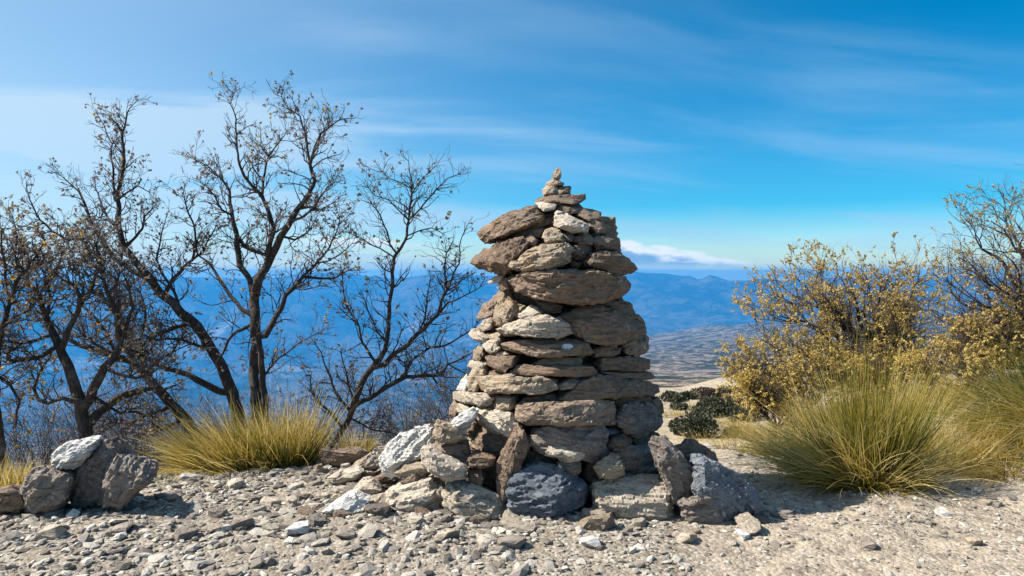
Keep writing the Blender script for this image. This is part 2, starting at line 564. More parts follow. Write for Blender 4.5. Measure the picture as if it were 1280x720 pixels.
def polar_sheet(name, radii, angles, zf, mat):
    A, Rr = np.meshgrid(angles, radii)
    x, y = Rr * np.sin(A), Rr * np.cos(A)
    z = zf(x, y)
    v = np.stack([x, y, z], -1).reshape(-1, 3)
    n, m_ = len(radii), len(angles)
    i, j = np.meshgrid(np.arange(n - 1), np.arange(m_), indexing='ij')
    j2 = (j + 1) % m_
    f = np.stack([i * m_ + j, i * m_ + j2, (i + 1) * m_ + j2, (i + 1) * m_ + j], -1).reshape(-1, 4)[:, ::-1]
    me = np_mesh(name, v, f)
    return link(name, me, mat)


ang = np.concatenate([np.linspace(R(-44), R(44), 420), np.linspace(R(44), R(316), 60)[1:-1]])


def blend_z(x, y):
    r = np.sqrt(x * x + y * y)
    k = sstep(r, 32, 58)
    return near_z(x, y) * (1 - k) + far_z(x, y) * k


g = polar_sheet('ground', np.concatenate([[0.02, 0.5], np.geomspace(1.0, 12, 190), np.geomspace(12.2, 60, 90)]), ang, blend_z, GROUND)
tag(g, kind='structure')
t = polar_sheet('mountains', np.geomspace(60.0, 17400, 430), ang, blend_z, TERRAIN)
tag(t, kind='structure')

# ------------------------------------------------------------------ stones
def parse(s):
    return np.array([[float(v) for v in q.split(',')] for q in s.split()])


def refine(bm, size_of, passes=6):
    """split long edges until no edge is longer than size_of(midpoint)"""
    for _ in range(passes):
        long = [e for e in bm.edges if e.calc_length() > size_of((e.verts[0].co + e.verts[1].co) / 2)]
        if not long:
            break
        bmesh.ops.subdivide_edges(bm, edges=long, cuts=1)
        bmesh.ops.triangulate(bm, faces=[f for f in bm.faces if len(f.verts) > 3])


def roughen(bm, rs, amp, st, size):
    """broken, bedded surface: blocky steps along the bedding (normal st), small chips, gentle swell"""
    bm.normal_update()
    o = Vector((rs.uniform(0, 50), rs.uniform(0, 50), rs.uniform(0, 50)))
    ax1 = st.cross(Vector((0.1, 1, 0.05))).normalized(); ax2 = st.cross(ax1)
    moves = []
    for v in bm.verts:
        c = v.co
        w = c.dot(st)
        e1, e2 = c.dot(ax1), c.dot(ax2)
        wv = w + 0.006 * mn.noise(c * 6 + o)
        a = mn.fractal(c * (3.0 / max(size, 0.05)) + o, 0.9, 2.1, 3)
        blk = mn.cell(Vector((e1 * 7 + w * 9 + o.x, e2 * 7 + o.y, wv * 30 + o.z)))
        blk2 = mn.cell(Vector((e1 * 16 + o.y, e2 * 16 + w * 11, wv * 75 + o.x)))
        ch = mn.noise(c * 34 + o)
        moves.append(v.normal * (amp * (0.18 * a + 0.75 * blk + 0.5 * blk2 + 0.18 * ch)))
    for v, m_ in zip(bm.verts, moves):
        v.co += m_


def finish_stone(bm, angle=22):
    me = bpy.data.meshes.new('stone')
    bm.to_mesh(me)
    bm.free()
    me.polygons.foreach_set('use_smooth', np.ones(len(me.polygons), dtype=bool))
    me.set_sharp_from_angle(angle=R(angle))
    return me


def stone_mesh(outline, yrim, B, T, seed, facets=None, rough=1.0, back=(0, 1, 0), fine=0.020):
    """an angular stone whose outline is traced; yrim(px,py) gives the depth of its widest section, B the bulge
    towards the viewer, T how far it runs back.  Returns mesh (local) and centre (world)."""
    rs = random.Random(seed)
    P = []
    n0 = len(outline)
    for i in range(n0):
        a, b = outline[i], outline[(i + 1) % n0]
        P.append(a + np.array([rs.uniform(-.9, .5), rs.uniform(-.7, .5)]) - (a - outline.mean(0)) / (np.linalg.norm(a - outline.mean(0)) + 1e-6) * .5)
        L = np.linalg.norm(b - a)
        for k in range(int(L // 22)):
            t_ = (k + 1) / (int(L // 22) + 1) + rs.uniform(-.1, .1)
            nrm = np.array([b[1] - a[1], a[0] - b[0]]) / L
            P.append(a * (1 - t_) + b * t_ + nrm * rs.uniform(-.3, 1.3))
    P = np.array(P)
    cen = P.mean(0)
    ext = P.max(0) - P.min(0)
    q = P - cen
    ev, evec = np.linalg.eigh(q.T @ q)
    minor = evec[:, 0]
    if minor[1] > 0:
        minor = -minor
    Yc = yrim(cen[0], cen[1])
    mpp = Yc / F
    if facets is None:
        facets = [(R(-90 + rs.uniform(-25, 25)), rs.uniform(0.05, 0.65), rs.uniform(1.4, 3.4)),
                  (R(90 + rs.uniform(-25, 25)), rs.uniform(0.35, 0.8), rs.uniform(0.8, 2.4)),
                  (R(180 + rs.uniform(-35, 35)), rs.uniform(0.25, 0.8), rs.uniform(1.0, 2.8)),
                  (R(rs.uniform(-35, 35)), rs.uniform(0.35, 0.8), rs.uniform(0.8, 2.4)),
                  (R(rs.uniform(0, 360)), rs.uniform(-0.3, 0.1), rs.uniform(0.15, 0.45)),
                  (R(rs.uniform(150, 330)), rs.uniform(-0.2, 0.3), rs.uniform(0.2, 0.6))]
    fl = []
    for a, fr, k in facets:
        nx, ny = math.cos(a), math.sin(a)
        fl.append((nx, ny, fr * max((P - cen) @ np.array([nx, ny])), k))

    def depth(qx, qy, f):
        cut = 0.0
        for nx, ny, off, k in fl:
            dd = (qx - cen[0]) * nx + (qy - cen[1]) * ny - off
            if dd > 0:
                cut = max(cut, dd * mpp * k)
        edge = 1.0 if f < .7 else (rs.uniform(.88, 1.0) if f < .9 else rs.uniform(.70, 1.0))
        return max(0.0, min(B * edge, B - cut))

    cw = at(cen[0], cen[1], Yc)
    bdir = Vector(back)
    pts = []
    rim = []
    for i in range(len(P)):
        y0 = yrim(*P[i])
        w = at(P[i][0], P[i][1], y0)
        rim.append(w)
        pts.append(w)
        pts.append(at(P[i][0], P[i][1], y0 - B * rs.uniform(.15, .70)))
        for f in (.95, .82, .62, .4):
            if rs.random() < .75:
                f2 = f * rs.uniform(.94, 1.04)
                qx, qy = cen + (P[i] - cen) * min(f2, .985)
                pts.append(at(qx, qy, yrim(qx, qy) - depth(qx, qy, f) * rs.uniform(.93, 1.0)))
        for t_, lo, hi in ((.35, .93, 1.0), (.75, .75, .95), (1.0, .45, .75)):
            if rs.random() < .7:
                pts.append(cw + (w - cw) * rs.uniform(lo, hi) + bdir * (T * t_ * rs.uniform(.92, 1.0)))
    bm = bmesh.new()
    for p_ in pts:
        bm.verts.new(p_ - cw)
    bmesh.ops.remove_doubles(bm, verts=bm.verts, dist=0.002)
    res = bmesh.ops.convex_hull(bm, input=bm.verts, use_existing_faces=False)
    junk = [g for g in set(res['geom_interior']) | set(res['geom_unused']) if isinstance(g, bmesh.types.BMVert)]
    bmesh.ops.delete(bm, geom=junk, context='VERTS')
    bmesh.ops.dissolve_limit(bm, angle_limit=R(9), verts=bm.verts, edges=bm.edges)
    bmesh.ops.triangulate(bm, faces=bm.faces)
    size = max(ext) * mpp
    thin = min(ext) * mpp
    refine(bm, lambda c: (fine if c.y < 0.06 else 0.07) * (1.0 if thin > .1 else .75))
    st = Vector((minor[0], 0.25 * rs.uniform(-1, 1), -minor[1])).normalized()
    roughen(bm, rs, min(0.015, 0.085 * thin) * rough, st, size)
    return finish_stone(bm), cw


# the cairn's body: half-width in photo pixels by photo row, wrapped round an upright axis
DC = 5.62
AXIS_X = 698.0
CY = np.array([205, 225, 240, 250, 262, 275, 300, 330, 350, 380, 400, 450, 490, 520, 560, 600, 650.])
CR = np.array([9, 14, 24, 36, 48, 70, 90, 100, 92, 94, 104, 114, 126, 132, 138, 142, 146.])


def cone(px, py):
    r = float(np.interp(py, CY, CR))
    k = (px - AXIS_X) / r
    return DC - r * DC / F * math.sqrt(max(0.05, 1 - 0.93 * k * k))


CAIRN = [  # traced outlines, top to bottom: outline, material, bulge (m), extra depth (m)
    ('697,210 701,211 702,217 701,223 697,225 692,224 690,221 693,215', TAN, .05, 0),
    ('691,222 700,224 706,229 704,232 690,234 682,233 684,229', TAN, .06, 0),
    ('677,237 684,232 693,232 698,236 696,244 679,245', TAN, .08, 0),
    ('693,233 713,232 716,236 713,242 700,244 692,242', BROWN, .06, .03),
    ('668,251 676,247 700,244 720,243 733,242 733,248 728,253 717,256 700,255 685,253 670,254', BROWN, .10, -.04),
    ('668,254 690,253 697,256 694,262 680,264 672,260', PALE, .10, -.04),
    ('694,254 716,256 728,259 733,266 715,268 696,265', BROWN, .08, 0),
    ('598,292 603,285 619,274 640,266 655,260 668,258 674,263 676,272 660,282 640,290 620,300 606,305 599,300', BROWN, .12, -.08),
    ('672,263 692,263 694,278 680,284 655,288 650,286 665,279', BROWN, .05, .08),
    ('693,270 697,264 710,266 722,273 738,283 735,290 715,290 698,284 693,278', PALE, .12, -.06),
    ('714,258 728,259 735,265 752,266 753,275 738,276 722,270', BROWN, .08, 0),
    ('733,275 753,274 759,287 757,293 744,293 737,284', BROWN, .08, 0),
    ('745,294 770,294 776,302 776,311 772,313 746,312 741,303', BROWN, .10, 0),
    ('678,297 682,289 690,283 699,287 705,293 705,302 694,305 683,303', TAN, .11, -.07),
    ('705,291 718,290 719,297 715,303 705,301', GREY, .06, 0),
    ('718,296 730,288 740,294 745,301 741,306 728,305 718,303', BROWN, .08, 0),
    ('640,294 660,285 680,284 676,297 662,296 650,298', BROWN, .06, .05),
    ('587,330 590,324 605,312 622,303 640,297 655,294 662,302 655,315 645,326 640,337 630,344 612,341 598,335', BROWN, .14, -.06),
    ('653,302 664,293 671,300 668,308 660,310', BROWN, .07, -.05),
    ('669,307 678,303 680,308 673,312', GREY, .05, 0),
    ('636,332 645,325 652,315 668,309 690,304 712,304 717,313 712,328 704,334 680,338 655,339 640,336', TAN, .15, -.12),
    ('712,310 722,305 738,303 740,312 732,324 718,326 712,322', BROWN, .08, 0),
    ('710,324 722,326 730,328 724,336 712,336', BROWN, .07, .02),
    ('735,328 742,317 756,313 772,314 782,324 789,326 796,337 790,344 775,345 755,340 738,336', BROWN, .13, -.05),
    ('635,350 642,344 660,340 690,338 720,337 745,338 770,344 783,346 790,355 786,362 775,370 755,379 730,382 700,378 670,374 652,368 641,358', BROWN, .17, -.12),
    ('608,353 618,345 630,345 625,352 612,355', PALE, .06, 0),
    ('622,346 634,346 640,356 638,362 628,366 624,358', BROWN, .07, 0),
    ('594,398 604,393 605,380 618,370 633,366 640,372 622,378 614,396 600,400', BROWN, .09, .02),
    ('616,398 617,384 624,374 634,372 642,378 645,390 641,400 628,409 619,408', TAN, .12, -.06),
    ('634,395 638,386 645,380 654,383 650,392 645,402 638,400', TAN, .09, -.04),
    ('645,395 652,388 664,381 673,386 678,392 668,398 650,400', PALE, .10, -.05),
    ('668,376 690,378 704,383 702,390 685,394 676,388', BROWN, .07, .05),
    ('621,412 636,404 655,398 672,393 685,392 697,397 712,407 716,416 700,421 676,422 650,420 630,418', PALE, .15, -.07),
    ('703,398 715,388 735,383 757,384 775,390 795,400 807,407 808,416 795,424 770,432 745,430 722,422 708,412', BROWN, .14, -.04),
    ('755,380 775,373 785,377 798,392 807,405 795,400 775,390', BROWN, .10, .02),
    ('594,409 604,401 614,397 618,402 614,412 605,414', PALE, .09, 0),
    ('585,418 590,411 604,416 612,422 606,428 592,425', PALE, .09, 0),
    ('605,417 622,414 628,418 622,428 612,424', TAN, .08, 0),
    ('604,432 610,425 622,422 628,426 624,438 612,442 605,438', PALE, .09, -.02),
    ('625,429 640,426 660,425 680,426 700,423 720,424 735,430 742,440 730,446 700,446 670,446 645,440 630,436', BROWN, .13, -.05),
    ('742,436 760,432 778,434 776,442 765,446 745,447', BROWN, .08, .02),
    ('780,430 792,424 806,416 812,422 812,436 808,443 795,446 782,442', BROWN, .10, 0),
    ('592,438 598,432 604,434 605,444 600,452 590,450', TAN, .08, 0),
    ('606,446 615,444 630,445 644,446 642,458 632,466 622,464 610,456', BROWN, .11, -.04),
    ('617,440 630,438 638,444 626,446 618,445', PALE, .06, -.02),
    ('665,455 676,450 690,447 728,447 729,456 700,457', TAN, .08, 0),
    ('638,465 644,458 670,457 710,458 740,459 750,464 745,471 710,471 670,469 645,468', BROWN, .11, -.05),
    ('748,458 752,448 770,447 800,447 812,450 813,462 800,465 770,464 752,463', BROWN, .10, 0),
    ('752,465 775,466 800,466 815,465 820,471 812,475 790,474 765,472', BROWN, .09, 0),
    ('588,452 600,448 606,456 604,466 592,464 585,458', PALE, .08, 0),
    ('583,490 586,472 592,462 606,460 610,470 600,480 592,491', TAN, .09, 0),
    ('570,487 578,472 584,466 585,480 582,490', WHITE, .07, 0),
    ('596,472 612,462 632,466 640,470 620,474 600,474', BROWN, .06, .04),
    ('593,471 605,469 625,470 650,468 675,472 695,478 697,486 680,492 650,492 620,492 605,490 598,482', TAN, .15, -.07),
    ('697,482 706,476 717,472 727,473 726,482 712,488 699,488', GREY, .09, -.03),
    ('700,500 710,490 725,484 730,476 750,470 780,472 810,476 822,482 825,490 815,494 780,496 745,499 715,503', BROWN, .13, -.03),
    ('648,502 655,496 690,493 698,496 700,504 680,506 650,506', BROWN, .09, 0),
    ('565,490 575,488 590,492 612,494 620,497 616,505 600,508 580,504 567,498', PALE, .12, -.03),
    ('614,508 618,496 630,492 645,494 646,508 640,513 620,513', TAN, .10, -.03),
    ('596,508 608,503 618,500 616,511 602,511', TAN, .07, 0),
    ('569,512 574,504 586,507 590,513 580,518 572,517', PALE, .08, 0),
    ('562,510 568,500 574,504 571,516 568,524 562,519', BROWN, .06, .02),
    ('643,515 648,506 680,506 720,503 758,500 768,502 771,515 768,528 740,530 700,531 655,529 646,526', BROWN, .15, -.07),
    ('768,502 780,498 790,496 815,496 818,505 800,508 785,512 772,512', BROWN, .09, .02),
    ('771,518 778,508 795,504 815,505 826,515 828,528 822,538 805,545 795,549 782,540 773,530', GREY, .14, -.04),
    ('812,500 822,496 830,505 830,516 826,518 818,508', BROWN, .08, .02),
    ('596,514 615,512 640,515 645,528 650,535 640,548 620,540 600,528', PALE, .12, -.04),
    ('592,530 620,540 642,548 640,570 610,572 588,560', BROWN, .08, .04),
    ('657,548 668,536 690,532 725,531 757,532 760,550 758,572 745,578 720,575 700,568 670,565 660,556', GREY, .14, -.05),
    ('757,536 770,533 778,541 765,545 757,545', BLUE, .07, 0),
    ('759,558 765,548 775,542 785,543 793,552 786,557 770,562 761,562', BROWN, .10, -.05),
    ('767,561 785,557 812,555 822,562 828,588 805,590 786,594 780,588 776,575', GREY, .11, -.05),
    ('562,524 575,520 590,516 598,530 590,545 570,545', BROWN, .09, .02),
    ('793,549 806,545 824,540 830,552 826,570 808,568 795,560', BROWN, .08, .03),
    ('640,572 662,562 690,572 700,590 690,605 655,608 642,595', BROWN, .09, .04),
    ('735,578 756,575 770,590 768,606 740,608 730,595', BROWN, .08, .04),
    ('588,575 612,572 640,574 645,605 620,615 592,608', BROWN, .08, .05),
    ('775,594 800,590 828,590 836,612 812,622 780,618', BROWN, .08, .04),
    ('660,606 690,604 720,600 735,612 730,635 690,640 662,636', BROWN, .08, .05),
]

axis_w = at(AXIS_X, 620, DC)
cairn = empty('cairn', (axis_w.x, DC, 0))
tag(cairn, 'tall tapering cairn of stacked flat brown stones with a small pointed tip', 'cairn')
for i, (s, mat, B, dy) in enumerate(CAIRN):
    o_ = parse(s)
    cen = o_.mean(0)
    side = (cen[0] - AXIS_X) / float(np.interp(cen[1], CY, CR))
    side = max(-0.9, min(0.9, side))
    bd = Vector((-side * 0.75, 1.0, 0)).normalized()
    width = (o_.max(0) - o_.min(0)).max() * DC / F
    rad = float(np.interp(cen[1], CY, CR)) * DC / F
    T = max(0.05, min(0.42, 0.55 * width + 0.08, rad * 1.3))
    if cen[1] < 262:
        T = min(T, rad * 1.6)
    me, cw = stone_mesh(o_, lambda a, b, dy=dy, rad=rad: cone(a, b) + dy * min(1, rad * 2.5), min(B * 1.3, 0.8 * width, rad * 0.8 + 0.02), T, 100 + i, back=bd)
    ob = link('stone', me, mat, cairn, cw - cairn.location)
    if s.startswith('625,429'):
        from mathutils.bvhtree import BVHTree
        tree = BVHTree.FromPolygons([v.co + cw for v in me.vertices], [tuple(p_.vertices) for p_ in me.polygons])
        eye = Vector((0, 0, CAM_Z))
        pts_ = []
        for ring in range(4):
            for k in range(18 if ring else 1):
                a_ = k / 18 * 2 * math.pi
                f_ = ring / 3 * (1 + .28 * mn.noise(Vector((math.cos(a_) * 1.7, math.sin(a_) * 1.7, 4.2))))
                hit = tree.ray_cast(eye, (at(709 + 7.5 * f_ * math.cos(a_), 433 + 4.2 * f_ * math.sin(a_), 5) - eye).normalized())
                pts_.append((hit[0] + hit[1] * (.003 if ring < 3 else -.001)) if hit[0] else at(709, 433, cw.y))
        fc_ = [(0, 1 + k, 1 + (k + 1) % 18) for k in range(18)]
        for ring in range(2):
            for k in range(18):
                a0, a1 = 1 + ring * 18 + k, 1 + ring * 18 + (k + 1) % 18
                fc_ += [(a0, a0 + 18, a1 + 18), (a0, a1 + 18, a1)]
        lm = np_mesh('lichen_patch', [tuple(p_ - cw) for p_ in pts_], fc_)
        lich_mat = NT('lichen'); lich_mat.finish(lich_mat.ramp(lich_mat.noise(lich_mat.geo(), 90, 4), [(0.35, (0.42, 0.43, 0.41)), (0.6, (0.70, 0.71, 0.69))]), 0.95)
        link('lichen_patch', lm, lich_mat.mat, ob)


def loose_rock(w, d, h, seed, fine=0.03, rough=1.0, n=26):
    """an angular rock of the given size, base at z = 0"""
    rs = random.Random(seed)
    bm = bmesh.new()
    for k in range(n):
        a = rs.uniform(0, 2 * math.pi); zz = rs.choice([rs.uniform(.0, .25), rs.uniform(.75, 1.0), rs.uniform(.2, .9)])
        sq = max(abs(math.cos(a)), abs(math.sin(a)))
        rad = rs.uniform(.78, 1.0) / sq ** .7 * (0.86 if zz > .8 else 1.0)
        bm.verts.new((rad * math.cos(a) * w / 2, rad * math.sin(a) * d / 2, zz * h))
    bm.verts.new((0, 0, 0)); bm.verts.new((w * .1, 0, h))
    res = bmesh.ops.convex_hull(bm, input=bm.verts, use_existing_faces=False)
    junk = [g for g in set(res['geom_interior']) | set(res['geom_unused']) if isinstance(g, bmesh.types.BMVert)]
    bmesh.ops.delete(bm, geom=junk, context='VERTS')
    bmesh.ops.triangulate(bm, faces=bm.faces)
    refine(bm, lambda c: fine, 4)
    roughen(bm, rs, min(.010, .06 * h) * rough, Vector((rs.uniform(-.2, .2), rs.uniform(-.2, .2), 1)).normalized(), max(w, d))
    return finish_stone(bm)


# the sides and back of the cairn, and the rubble inside it
rs = random.Random(5)
templates = [loose_rock(1, 1, 1, 900 + k, .16, 4.0) for k in range(8)]
z = 0.0
while z < 1.82:
    py = HORIZON + (CAM_Z - z) / DC * F
    rad = float(np.interp(py, CY, CR)) * DC / F
    hgt = rs.uniform(0.09, 0.16)
    a = R(rs.uniform(-14, 4))
    while a < R(192):
        w = min(rs.uniform(0.20, 0.42), rad * 0.75)
        d = min(rs.uniform(0.26, 0.40), rad * 0.95)
        rr = max(0.02, rad * 0.83 - d * 0.46)
        me = templates[rs.randrange(8)]
        o = link('stone', me, None, cairn)
        if not me.materials:
            me.materials.append(BROWN)
        aa = a + w / (2 * max(rad, 0.1))
        o.location = (rr * math.cos(aa), rr * math.sin(aa), z - 0.01)
        o.rotation_euler = (R(rs.uniform(-5, 5)), R(rs.uniform(-6, 6)), aa + R(90))
        o.scale = (w * 1.08, d, hgt * rs.uniform(1.0, 1.25))
        o.material_slots[0].link = 'OBJECT'
        o.material_slots[0].material = rs.choice([BROWN, BROWN, BROWN, GREY, TAN, PALE])
        a += w / max(rad, 0.1)
    z += hgt
# core
cz = np.linspace(0.0, 2.10, 26)
cv, cf = [], []
NA = 28
for i, zz in enumerate(cz):
    py = HORIZON + (CAM_Z - zz) / DC * F
    rad = max(0.01, float(np.interp(py, CY, CR)) * DC / F * 0.74 - 0.03)
    for j in range(NA):
        a = 2 * math.pi * j / NA
        k = rad * (1 + 0.10 * mn.noise(Vector((math.cos(a) * 2, math.sin(a) * 2, zz * 7))))
        cv.append((k * math.cos(a), k * math.sin(a), zz))
for i in range(len(cz) - 1):
    for j in range(NA):
        cf.append((i * NA + j, i * NA + (j + 1) % NA, (i + 1) * NA + (j + 1) % NA, (i + 1) * NA + j))
me = np_mesh('rubble_core', cv, cf, False)
o = link('rubble_core', me, BROWN, cairn)
o['kind'] = 'stuff'

# loose rocks: outline, material, depth Y of the widest section (None: from the ground contact row), contact row, bulge, run-back, label, own facets
TOPF = lambda fr, k, extra=(): [(R(-90), fr, k), (R(90), .7, 1.0), (R(180), .7, .8), (R(0), .75, .8)] + list(extra)
LOOSE = [
    ('621,598 622,578 630,562 640,545 648,531 655,538 663,560 655,578 643,600 634,628 622,630', BROWN, 4.70, 0, .12, .12, 'tall brown slab leaning upright against the foot of the cairn beside a blue boulder', [(R(190), .15, 1.1), (R(20), .6, .6)]),
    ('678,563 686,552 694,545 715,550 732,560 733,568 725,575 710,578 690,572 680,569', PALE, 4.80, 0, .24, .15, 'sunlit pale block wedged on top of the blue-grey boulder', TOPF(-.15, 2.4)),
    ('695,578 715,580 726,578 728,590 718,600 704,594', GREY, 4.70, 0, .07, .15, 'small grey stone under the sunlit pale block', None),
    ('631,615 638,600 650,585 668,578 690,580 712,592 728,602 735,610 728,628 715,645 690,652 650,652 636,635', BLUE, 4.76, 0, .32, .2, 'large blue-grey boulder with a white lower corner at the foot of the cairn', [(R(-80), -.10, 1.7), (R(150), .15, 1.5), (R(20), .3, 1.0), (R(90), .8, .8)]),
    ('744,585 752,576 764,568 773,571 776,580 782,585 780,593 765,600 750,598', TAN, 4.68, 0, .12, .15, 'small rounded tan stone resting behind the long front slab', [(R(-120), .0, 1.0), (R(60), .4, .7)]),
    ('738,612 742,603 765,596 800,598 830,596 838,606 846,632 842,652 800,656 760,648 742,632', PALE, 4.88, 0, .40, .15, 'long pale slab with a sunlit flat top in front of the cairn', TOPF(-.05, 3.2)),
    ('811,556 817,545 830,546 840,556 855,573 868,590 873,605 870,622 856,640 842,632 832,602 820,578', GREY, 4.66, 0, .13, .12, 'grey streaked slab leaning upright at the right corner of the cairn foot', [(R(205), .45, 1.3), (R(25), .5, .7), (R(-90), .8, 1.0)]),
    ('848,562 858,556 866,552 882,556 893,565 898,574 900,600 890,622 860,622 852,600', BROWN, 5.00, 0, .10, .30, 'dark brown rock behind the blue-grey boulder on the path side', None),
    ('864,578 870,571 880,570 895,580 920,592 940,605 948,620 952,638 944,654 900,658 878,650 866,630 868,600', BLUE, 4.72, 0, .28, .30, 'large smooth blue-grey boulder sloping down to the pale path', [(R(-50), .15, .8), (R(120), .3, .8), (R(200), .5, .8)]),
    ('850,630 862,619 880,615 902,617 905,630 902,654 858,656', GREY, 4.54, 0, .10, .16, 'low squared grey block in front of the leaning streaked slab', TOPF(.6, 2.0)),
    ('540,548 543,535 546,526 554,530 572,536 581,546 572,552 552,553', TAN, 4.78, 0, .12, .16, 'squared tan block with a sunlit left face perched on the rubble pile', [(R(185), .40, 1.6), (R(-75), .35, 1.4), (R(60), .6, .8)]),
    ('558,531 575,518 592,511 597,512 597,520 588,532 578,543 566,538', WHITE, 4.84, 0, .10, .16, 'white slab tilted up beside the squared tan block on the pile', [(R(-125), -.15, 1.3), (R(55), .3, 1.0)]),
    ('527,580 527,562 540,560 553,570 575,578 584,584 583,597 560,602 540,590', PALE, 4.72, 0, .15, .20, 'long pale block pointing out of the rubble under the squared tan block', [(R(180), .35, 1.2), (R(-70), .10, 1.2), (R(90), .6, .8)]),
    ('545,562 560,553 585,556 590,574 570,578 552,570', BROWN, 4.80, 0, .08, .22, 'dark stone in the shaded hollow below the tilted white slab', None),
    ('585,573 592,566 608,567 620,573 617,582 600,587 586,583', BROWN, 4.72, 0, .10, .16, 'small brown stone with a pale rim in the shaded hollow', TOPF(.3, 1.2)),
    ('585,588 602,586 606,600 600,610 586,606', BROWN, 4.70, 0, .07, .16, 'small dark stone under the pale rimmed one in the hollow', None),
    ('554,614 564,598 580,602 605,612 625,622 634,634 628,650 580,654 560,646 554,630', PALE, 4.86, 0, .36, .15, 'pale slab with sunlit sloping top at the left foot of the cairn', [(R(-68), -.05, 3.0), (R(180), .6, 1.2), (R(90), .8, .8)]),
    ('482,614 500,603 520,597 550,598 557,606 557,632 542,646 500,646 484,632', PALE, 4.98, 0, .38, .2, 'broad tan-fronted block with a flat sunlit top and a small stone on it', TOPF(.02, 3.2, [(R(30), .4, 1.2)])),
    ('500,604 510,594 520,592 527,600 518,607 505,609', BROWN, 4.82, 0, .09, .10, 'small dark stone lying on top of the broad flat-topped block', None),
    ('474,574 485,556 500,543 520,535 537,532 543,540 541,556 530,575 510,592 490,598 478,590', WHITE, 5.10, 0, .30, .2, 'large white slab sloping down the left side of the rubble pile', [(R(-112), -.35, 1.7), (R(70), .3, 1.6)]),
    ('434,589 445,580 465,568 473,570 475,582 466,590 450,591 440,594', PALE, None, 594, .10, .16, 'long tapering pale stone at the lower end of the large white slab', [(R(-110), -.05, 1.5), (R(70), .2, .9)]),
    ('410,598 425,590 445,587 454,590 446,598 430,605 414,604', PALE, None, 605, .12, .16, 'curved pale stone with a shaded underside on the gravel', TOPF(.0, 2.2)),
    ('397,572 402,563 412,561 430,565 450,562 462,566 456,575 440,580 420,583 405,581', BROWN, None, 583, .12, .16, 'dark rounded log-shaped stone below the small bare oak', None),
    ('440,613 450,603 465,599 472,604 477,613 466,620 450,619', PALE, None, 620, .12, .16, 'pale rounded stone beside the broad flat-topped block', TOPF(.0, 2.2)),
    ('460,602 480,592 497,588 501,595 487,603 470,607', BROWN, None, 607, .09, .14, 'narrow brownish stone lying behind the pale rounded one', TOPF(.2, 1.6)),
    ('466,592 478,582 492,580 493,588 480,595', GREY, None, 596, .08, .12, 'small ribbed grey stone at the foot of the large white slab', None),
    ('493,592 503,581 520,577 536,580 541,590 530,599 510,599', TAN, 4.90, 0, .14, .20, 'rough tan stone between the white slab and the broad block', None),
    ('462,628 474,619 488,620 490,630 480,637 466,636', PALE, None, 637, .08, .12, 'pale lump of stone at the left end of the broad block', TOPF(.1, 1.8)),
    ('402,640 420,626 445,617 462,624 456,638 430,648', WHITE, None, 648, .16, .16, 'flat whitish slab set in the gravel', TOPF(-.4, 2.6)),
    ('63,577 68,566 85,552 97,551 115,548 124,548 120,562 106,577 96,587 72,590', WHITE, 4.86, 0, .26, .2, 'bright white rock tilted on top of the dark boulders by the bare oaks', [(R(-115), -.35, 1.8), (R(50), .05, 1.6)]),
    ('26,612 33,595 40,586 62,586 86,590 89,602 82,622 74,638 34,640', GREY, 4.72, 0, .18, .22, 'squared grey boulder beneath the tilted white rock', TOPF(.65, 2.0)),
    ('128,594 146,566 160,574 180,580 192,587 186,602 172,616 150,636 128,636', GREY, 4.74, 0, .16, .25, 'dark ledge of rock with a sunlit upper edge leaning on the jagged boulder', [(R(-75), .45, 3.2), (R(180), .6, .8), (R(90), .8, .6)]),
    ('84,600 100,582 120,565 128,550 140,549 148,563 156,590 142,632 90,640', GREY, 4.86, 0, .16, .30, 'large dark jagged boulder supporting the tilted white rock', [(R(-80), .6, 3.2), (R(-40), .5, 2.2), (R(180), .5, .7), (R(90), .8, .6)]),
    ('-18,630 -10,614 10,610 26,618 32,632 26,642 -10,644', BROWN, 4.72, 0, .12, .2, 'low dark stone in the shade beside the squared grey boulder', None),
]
for i, (s, mat, Y, by, B, T, label, fc) in enumerate(LOOSE):
    if Y is None:
        Y = ground_depth(by) + B * 0.6
    me, cw = stone_mesh(parse(s), lambda a, b, Y=Y: Y, B, T, 300 + i, facets=fc)
    o = link('rock', me, mat, None, cw)
    tag(o, label, 'rock')

# smaller loose stones on the gravel, placed where the photograph shows them: x, y, width, height (pixels)
SMALL = [(291, 604, 26, 12), (335, 627, 26, 11), (362, 626, 20, 13), (388, 598, 20, 12), (369, 606, 17, 7), (236, 596, 26, 7), (361, 582, 20, 5),
         (345, 588, 16, 6), (398, 585, 14, 16), (425, 612, 26, 9), (305, 592, 14, 7), (262, 612, 16, 8), (215, 622, 18, 9), (240, 630, 14, 8), (320, 606, 14, 7),
         (405, 618, 15, 8), (392, 632, 18, 8), (432, 582, 14, 9), (452, 597, 14, 7), (475, 640, 24, 12), (520, 650, 26, 12), (270, 640, 24, 11), (300, 655, 30, 14),
         (370, 662, 36, 16), (430, 668, 28, 13), (230, 668, 30, 14), (560, 668, 34, 15), (640, 680, 40, 18), (740, 676, 30, 14), (860, 672, 30, 13), (150, 660, 28, 14), (60, 664, 36, 16),
         (960, 628, 12, 6), (985, 640, 18, 8), (1040, 652, 16, 8), (1115, 612, 14, 7), (1180, 640, 18, 8), (1235, 628, 16, 8), (1222, 542, 14, 8), (925, 552, 10, 5), (1150, 600, 10, 5),
         (930, 668, 26, 12), (1090, 680, 26, 12), (1220, 676, 24, 12)]
